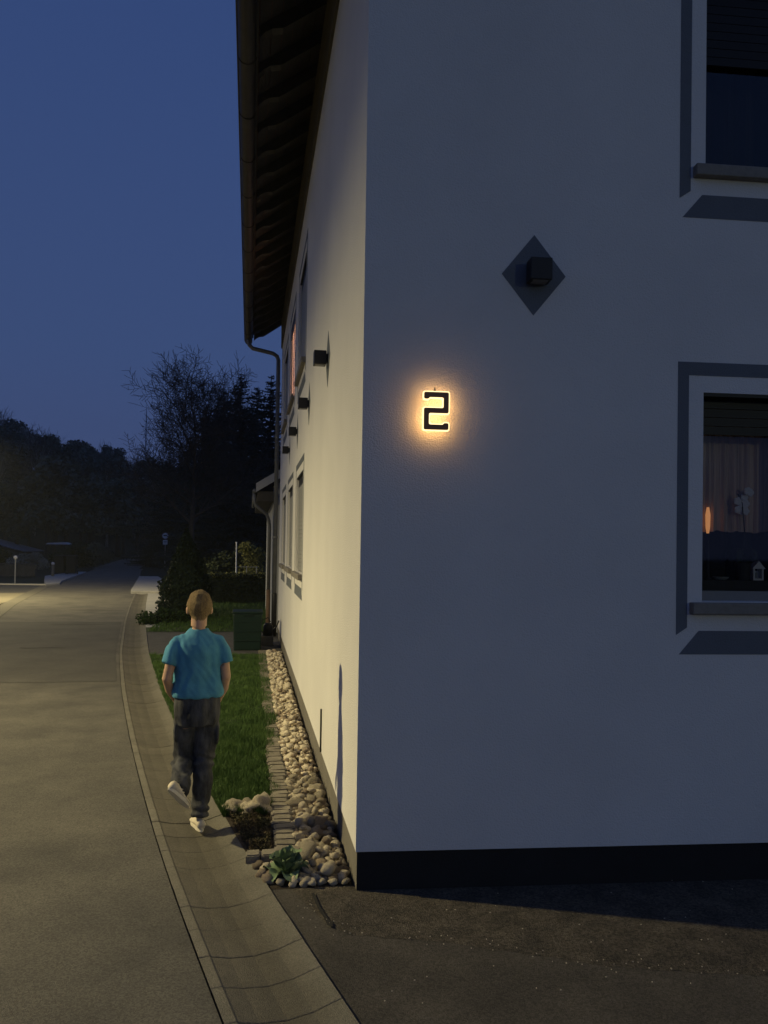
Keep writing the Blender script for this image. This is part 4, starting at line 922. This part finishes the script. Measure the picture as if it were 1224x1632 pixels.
# ---- spruces
def spruce_mesh(seed, H, r0):
    rr = random.Random(seed); vs = []; fs = []
    def tri(a, b, c): o = len(vs); vs.extend([tuple(a), tuple(b), tuple(c)]); fs.append((o, o+1, o+2))
    z = H*.06
    while z < H*.985:
        u = z/H; rad = r0*((1-u)**.85)*rr.uniform(.8, 1.12)+.10; nb = int(5+8*(1-u)+rr.random()*3)
        for k in range(nb):
            a = rr.uniform(0, 6.283); L = rad*rr.uniform(.65, 1.12); d = Vector((math.cos(a), math.sin(a), 0)); sd = Vector((-d.y, d.x, 0)); zz = z+rr.uniform(-.2, .2)
            droop = .10+.38*(1-u); ns = max(3, int(L*4)); pr = Vector((0, 0, zz))
            for i in range(1, ns+1):
                t_ = i/ns; p = d*L*t_+Vector((0, 0, zz-droop*L*t_+.26*L*t_*t_)); w_ = .30*(1-.65*t_)*(.6+.5*rr.random())*min(1, .35+r0/3)
                tri(pr+sd*w_*.25, p+sd*w_*.9+Vector((0, 0, -.12*rr.random())), p); tri(pr-sd*w_*.25, p, p-sd*w_*.9+Vector((0, 0, -.12*rr.random())))
                tri(pr, p, (pr+p)/2+Vector((0, 0, -.30*rr.uniform(.5, 1.2)*(1-.5*u))))
                pr = p
        z += .24 if u < .7 else .20
    tri(Vector((-.05, 0, H*.95)), Vector((.05, 0, H*.95)), Vector((0, 0, H*1.01))); tri(Vector((0, -.05, H*.95)), Vector((0, .05, H*.95)), Vector((0, 0, H*1.01)))
    me = bpy.data.meshes.new('crown'); me.from_pydata(vs, [], fs); me.materials.append(M['conifer']); return me
sps = [spruce_mesh(i, 14.0, 4.3) for i in range(3)]
trunk_me = MB().tube([(0, 0, 0), (0, 0, 13)], [.22, .03], 8).mesh('trunk'); trunk_me.materials.append(M['bark'])
SPR = [(-1.5, 56.2, 1.05, 'tallest dark spruce right behind the bare tree'), (0.75, 57.7, 1.07, 'slim dark spruce standing apart next to the downpipe'), (-0.2, 61.5, 1.06, 'dark spruce just left of the gap beside the slim spruce'), (-2.8, 58.5, 1.0, 'dark spruce at the centre of the evergreen group'), (-3.2, 58.6, .95, 'shorter dark spruce at the left of the evergreen group'), (-4.2, 66.0, .90, 'lowest dark spruce at the left rim of the evergreen group'), (2.6, 62, 1.0, 'dark spruce mostly hidden behind the house corner'),
       (-5.9, 66.5, .80, 'low dark spruce at the foot of the evergreen group, leftmost'), (-3.4, 64.0, .94, 'dark spruce at the back of the evergreen group'), (-1.2, 66.0, .98, 'dark spruce farthest back behind the tallest spruce'), (.6, 66.0, .86, 'dark spruce low in the gap beside the slim spruce'),
       (-4.6, 66.0, .98, 'dark spruce at the back left of the evergreen group'), (-7.6, 68.0, .70, 'lowest dark spruce trailing left of the evergreen group'), (-2.0, 62.5, 1.0, 'dark spruce filling the middle of the evergreen group')]
for i, (x, y, s_, lb_) in enumerate(SPR):
    t = thing('spruce_tree', lb_, 'tree', (x, y, 0), i*1.1, 'spruces behind the bare tree'); w_ = .92 if i in (4, 5) else 1.22; t.scale = (s_*w_, s_*w_, s_)
    link('crown', sps[i % 3], None, t); link('trunk', trunk_me, None, t)
# ---- wooded hillside
def broad_mesh(seed, n, size):
    rr = random.Random(seed); lobes = []
    for k in range(16):
        a = rr.uniform(0, 6.283); u = rr.random(); rad = rr.uniform(.4, 2.3)*(1-.5*u); lobes.append((rad*math.cos(a), rad*math.sin(a), 3.2+5.6*u, rr.uniform(.8, 1.5)))
    return quads_mesh('crown', n, lobes_pos(lobes), size, .1, .75)
bro = [broad_mesh(40+i, 2600, .42) for i in range(5)]
for m_ in bro: m_.materials.append(M['broad'])
palem = [broad_mesh(60, 1500, .34)]; palem[0].materials.append(M['pale'])
bt_trunk = MB().tube([(0, 0, -.5), (.1, 0, 3), (0, 0, 7)], [.26, .2, .06], 7).mesh('trunk'); bt_trunk.materials.append(M['bark'])
bk, bw = bare_tree(11, 10.0, .6, 3, [12, 6, 4], .35, .016); bk_me = bk.mesh('trunk', False); bw_me = bw.mesh('crown', False); bk_me.materials.append(M['palebark']); bw_me.materials.append(M['bark'])
def skyline(b):   # highest sight line (rise per metre) of the wood for a bearing b = sideways / forward
    T = [(-.60, .190), (-.465, .172), (-.445, .160), (-.42, .138), (-.40, .139), (-.38, .128), (-.36, .136), (-.345, .126), (-.31, .117), (-.29, .113), (-.25, .111), (-.10, .105)]
    for (a, u), (c, v) in zip(T, T[1:]):
        if a <= b <= c: return u+(v-u)*(b-a)/(c-a)
    return .11
random.seed(77); spots = []
for att in range(9000):
    y = random.uniform(72, 215); x = random.uniform(-75, 6) if y > 110 else random.uniform(-60, 4)
    if abs(x+10.5) < 4.2 and y < 112: continue
    if x > -17 and y < 74: continue
    # stay inside the view's wedge
    dxx, dyy = x+.64, y+4.74; dep = .162*dxx+.987*dyy; X_ = .987*dxx-.162*dyy
    if not (-.58 < X_/dep < -.10): continue
    if any((x-a)**2+(y-b)**2 < (3.4+y*.013)**2 for a, b in spots): continue
    spots.append((x, y))
    if len(spots) >= 230: break
G_ = 'trees of the wooded hillside'
for i, (x, y) in enumerate(spots):
    kd = random.random(); z = zg(x, y); s_ = random.uniform(.75, 1.1)*(1.0 if y > 100 else .8)
    if kd < .14:
        t = thing('birch_tree', 'slender leafless tree with pale trunk among the trees of the hillside', 'tree', (x, y, z), random.uniform(0, 6), G_+', pale trunks'); link('trunk', bk_me, None, t); link('crown', bw_me, None, t)
    elif kd < .20:
        t = thing('blossom_tree', 'paler grey-green tree in the dark wooded hillside', 'tree', (x, y, z), random.uniform(0, 6), G_+', pale crowns'); link('trunk', bt_trunk, None, t); link('crown', palem[0], None, t)
    elif kd < .38 and y > 95:
        t = thing('spruce_tree', 'dark pointed spruce on the distant wooded hillside', 'tree', (x, y, z), random.uniform(0, 6), G_+', spruces'); link('trunk', trunk_me, None, t); link('crown', sps[i % 3], None, t); s_ *= .72
    else:
        t = thing('broadleaf_tree', 'dark round-crowned tree on the wooded hillside', 'tree', (x, y, z), random.uniform(0, 6), G_+', round crowns'); link('trunk', bt_trunk, None, t); link('crown', bro[i % 5], None, t)
    dxx, dyy = x+.64, y+4.74; dep = .162*dxx+.987*dyy
    top = (2+dep*skyline((.987*dxx-.162*dyy)/dep)*random.uniform(.90, 1.0)-z)/(14.0 if 'spruce' in t.name else (13.5 if 'birch' in t.name else 9.9))
    s_ *= 1.15; t.scale = (s_*1.1, s_*1.1, s_)
    if s_ > top: t.location.z -= (s_-top)*(14.0 if 'spruce' in t.name else (11.0 if 'birch' in t.name else 9.9))
t = thing('mast', 'thin pale mast rising far behind the hill', 'mast', (-32.6, 253.2, 0))
MB().tube([(0, 0, 0), (0, 0, 43)], [.30, .16], 8).build('shaft', M['mast'], t); MB().tube([(0, 0, 43), (0, 0, 45)], .06, 6).build('aerial', M['mast'], t)

# ------------------------------------------------------------------ thin evening air over the valley
hz = MB().box((-460, -310, -1.8), (460, 610, 80)).build('haze', None); hz['kind'] = 'stuff'
hm = bpy.data.materials.new('evening_air'); hm.use_nodes = True; n = hm.node_tree; n.nodes.remove(n.nodes['Principled BSDF'])
pv_ = n.nodes.new('ShaderNodeVolumePrincipled'); pv_.inputs['Color'].default_value = (.93, 1, 1, 1); pv_.inputs['Density'].default_value = .0005
n.links.new(pv_.outputs[0], n.nodes['Material Output'].inputs['Volume']); hz.data.materials.append(hm)
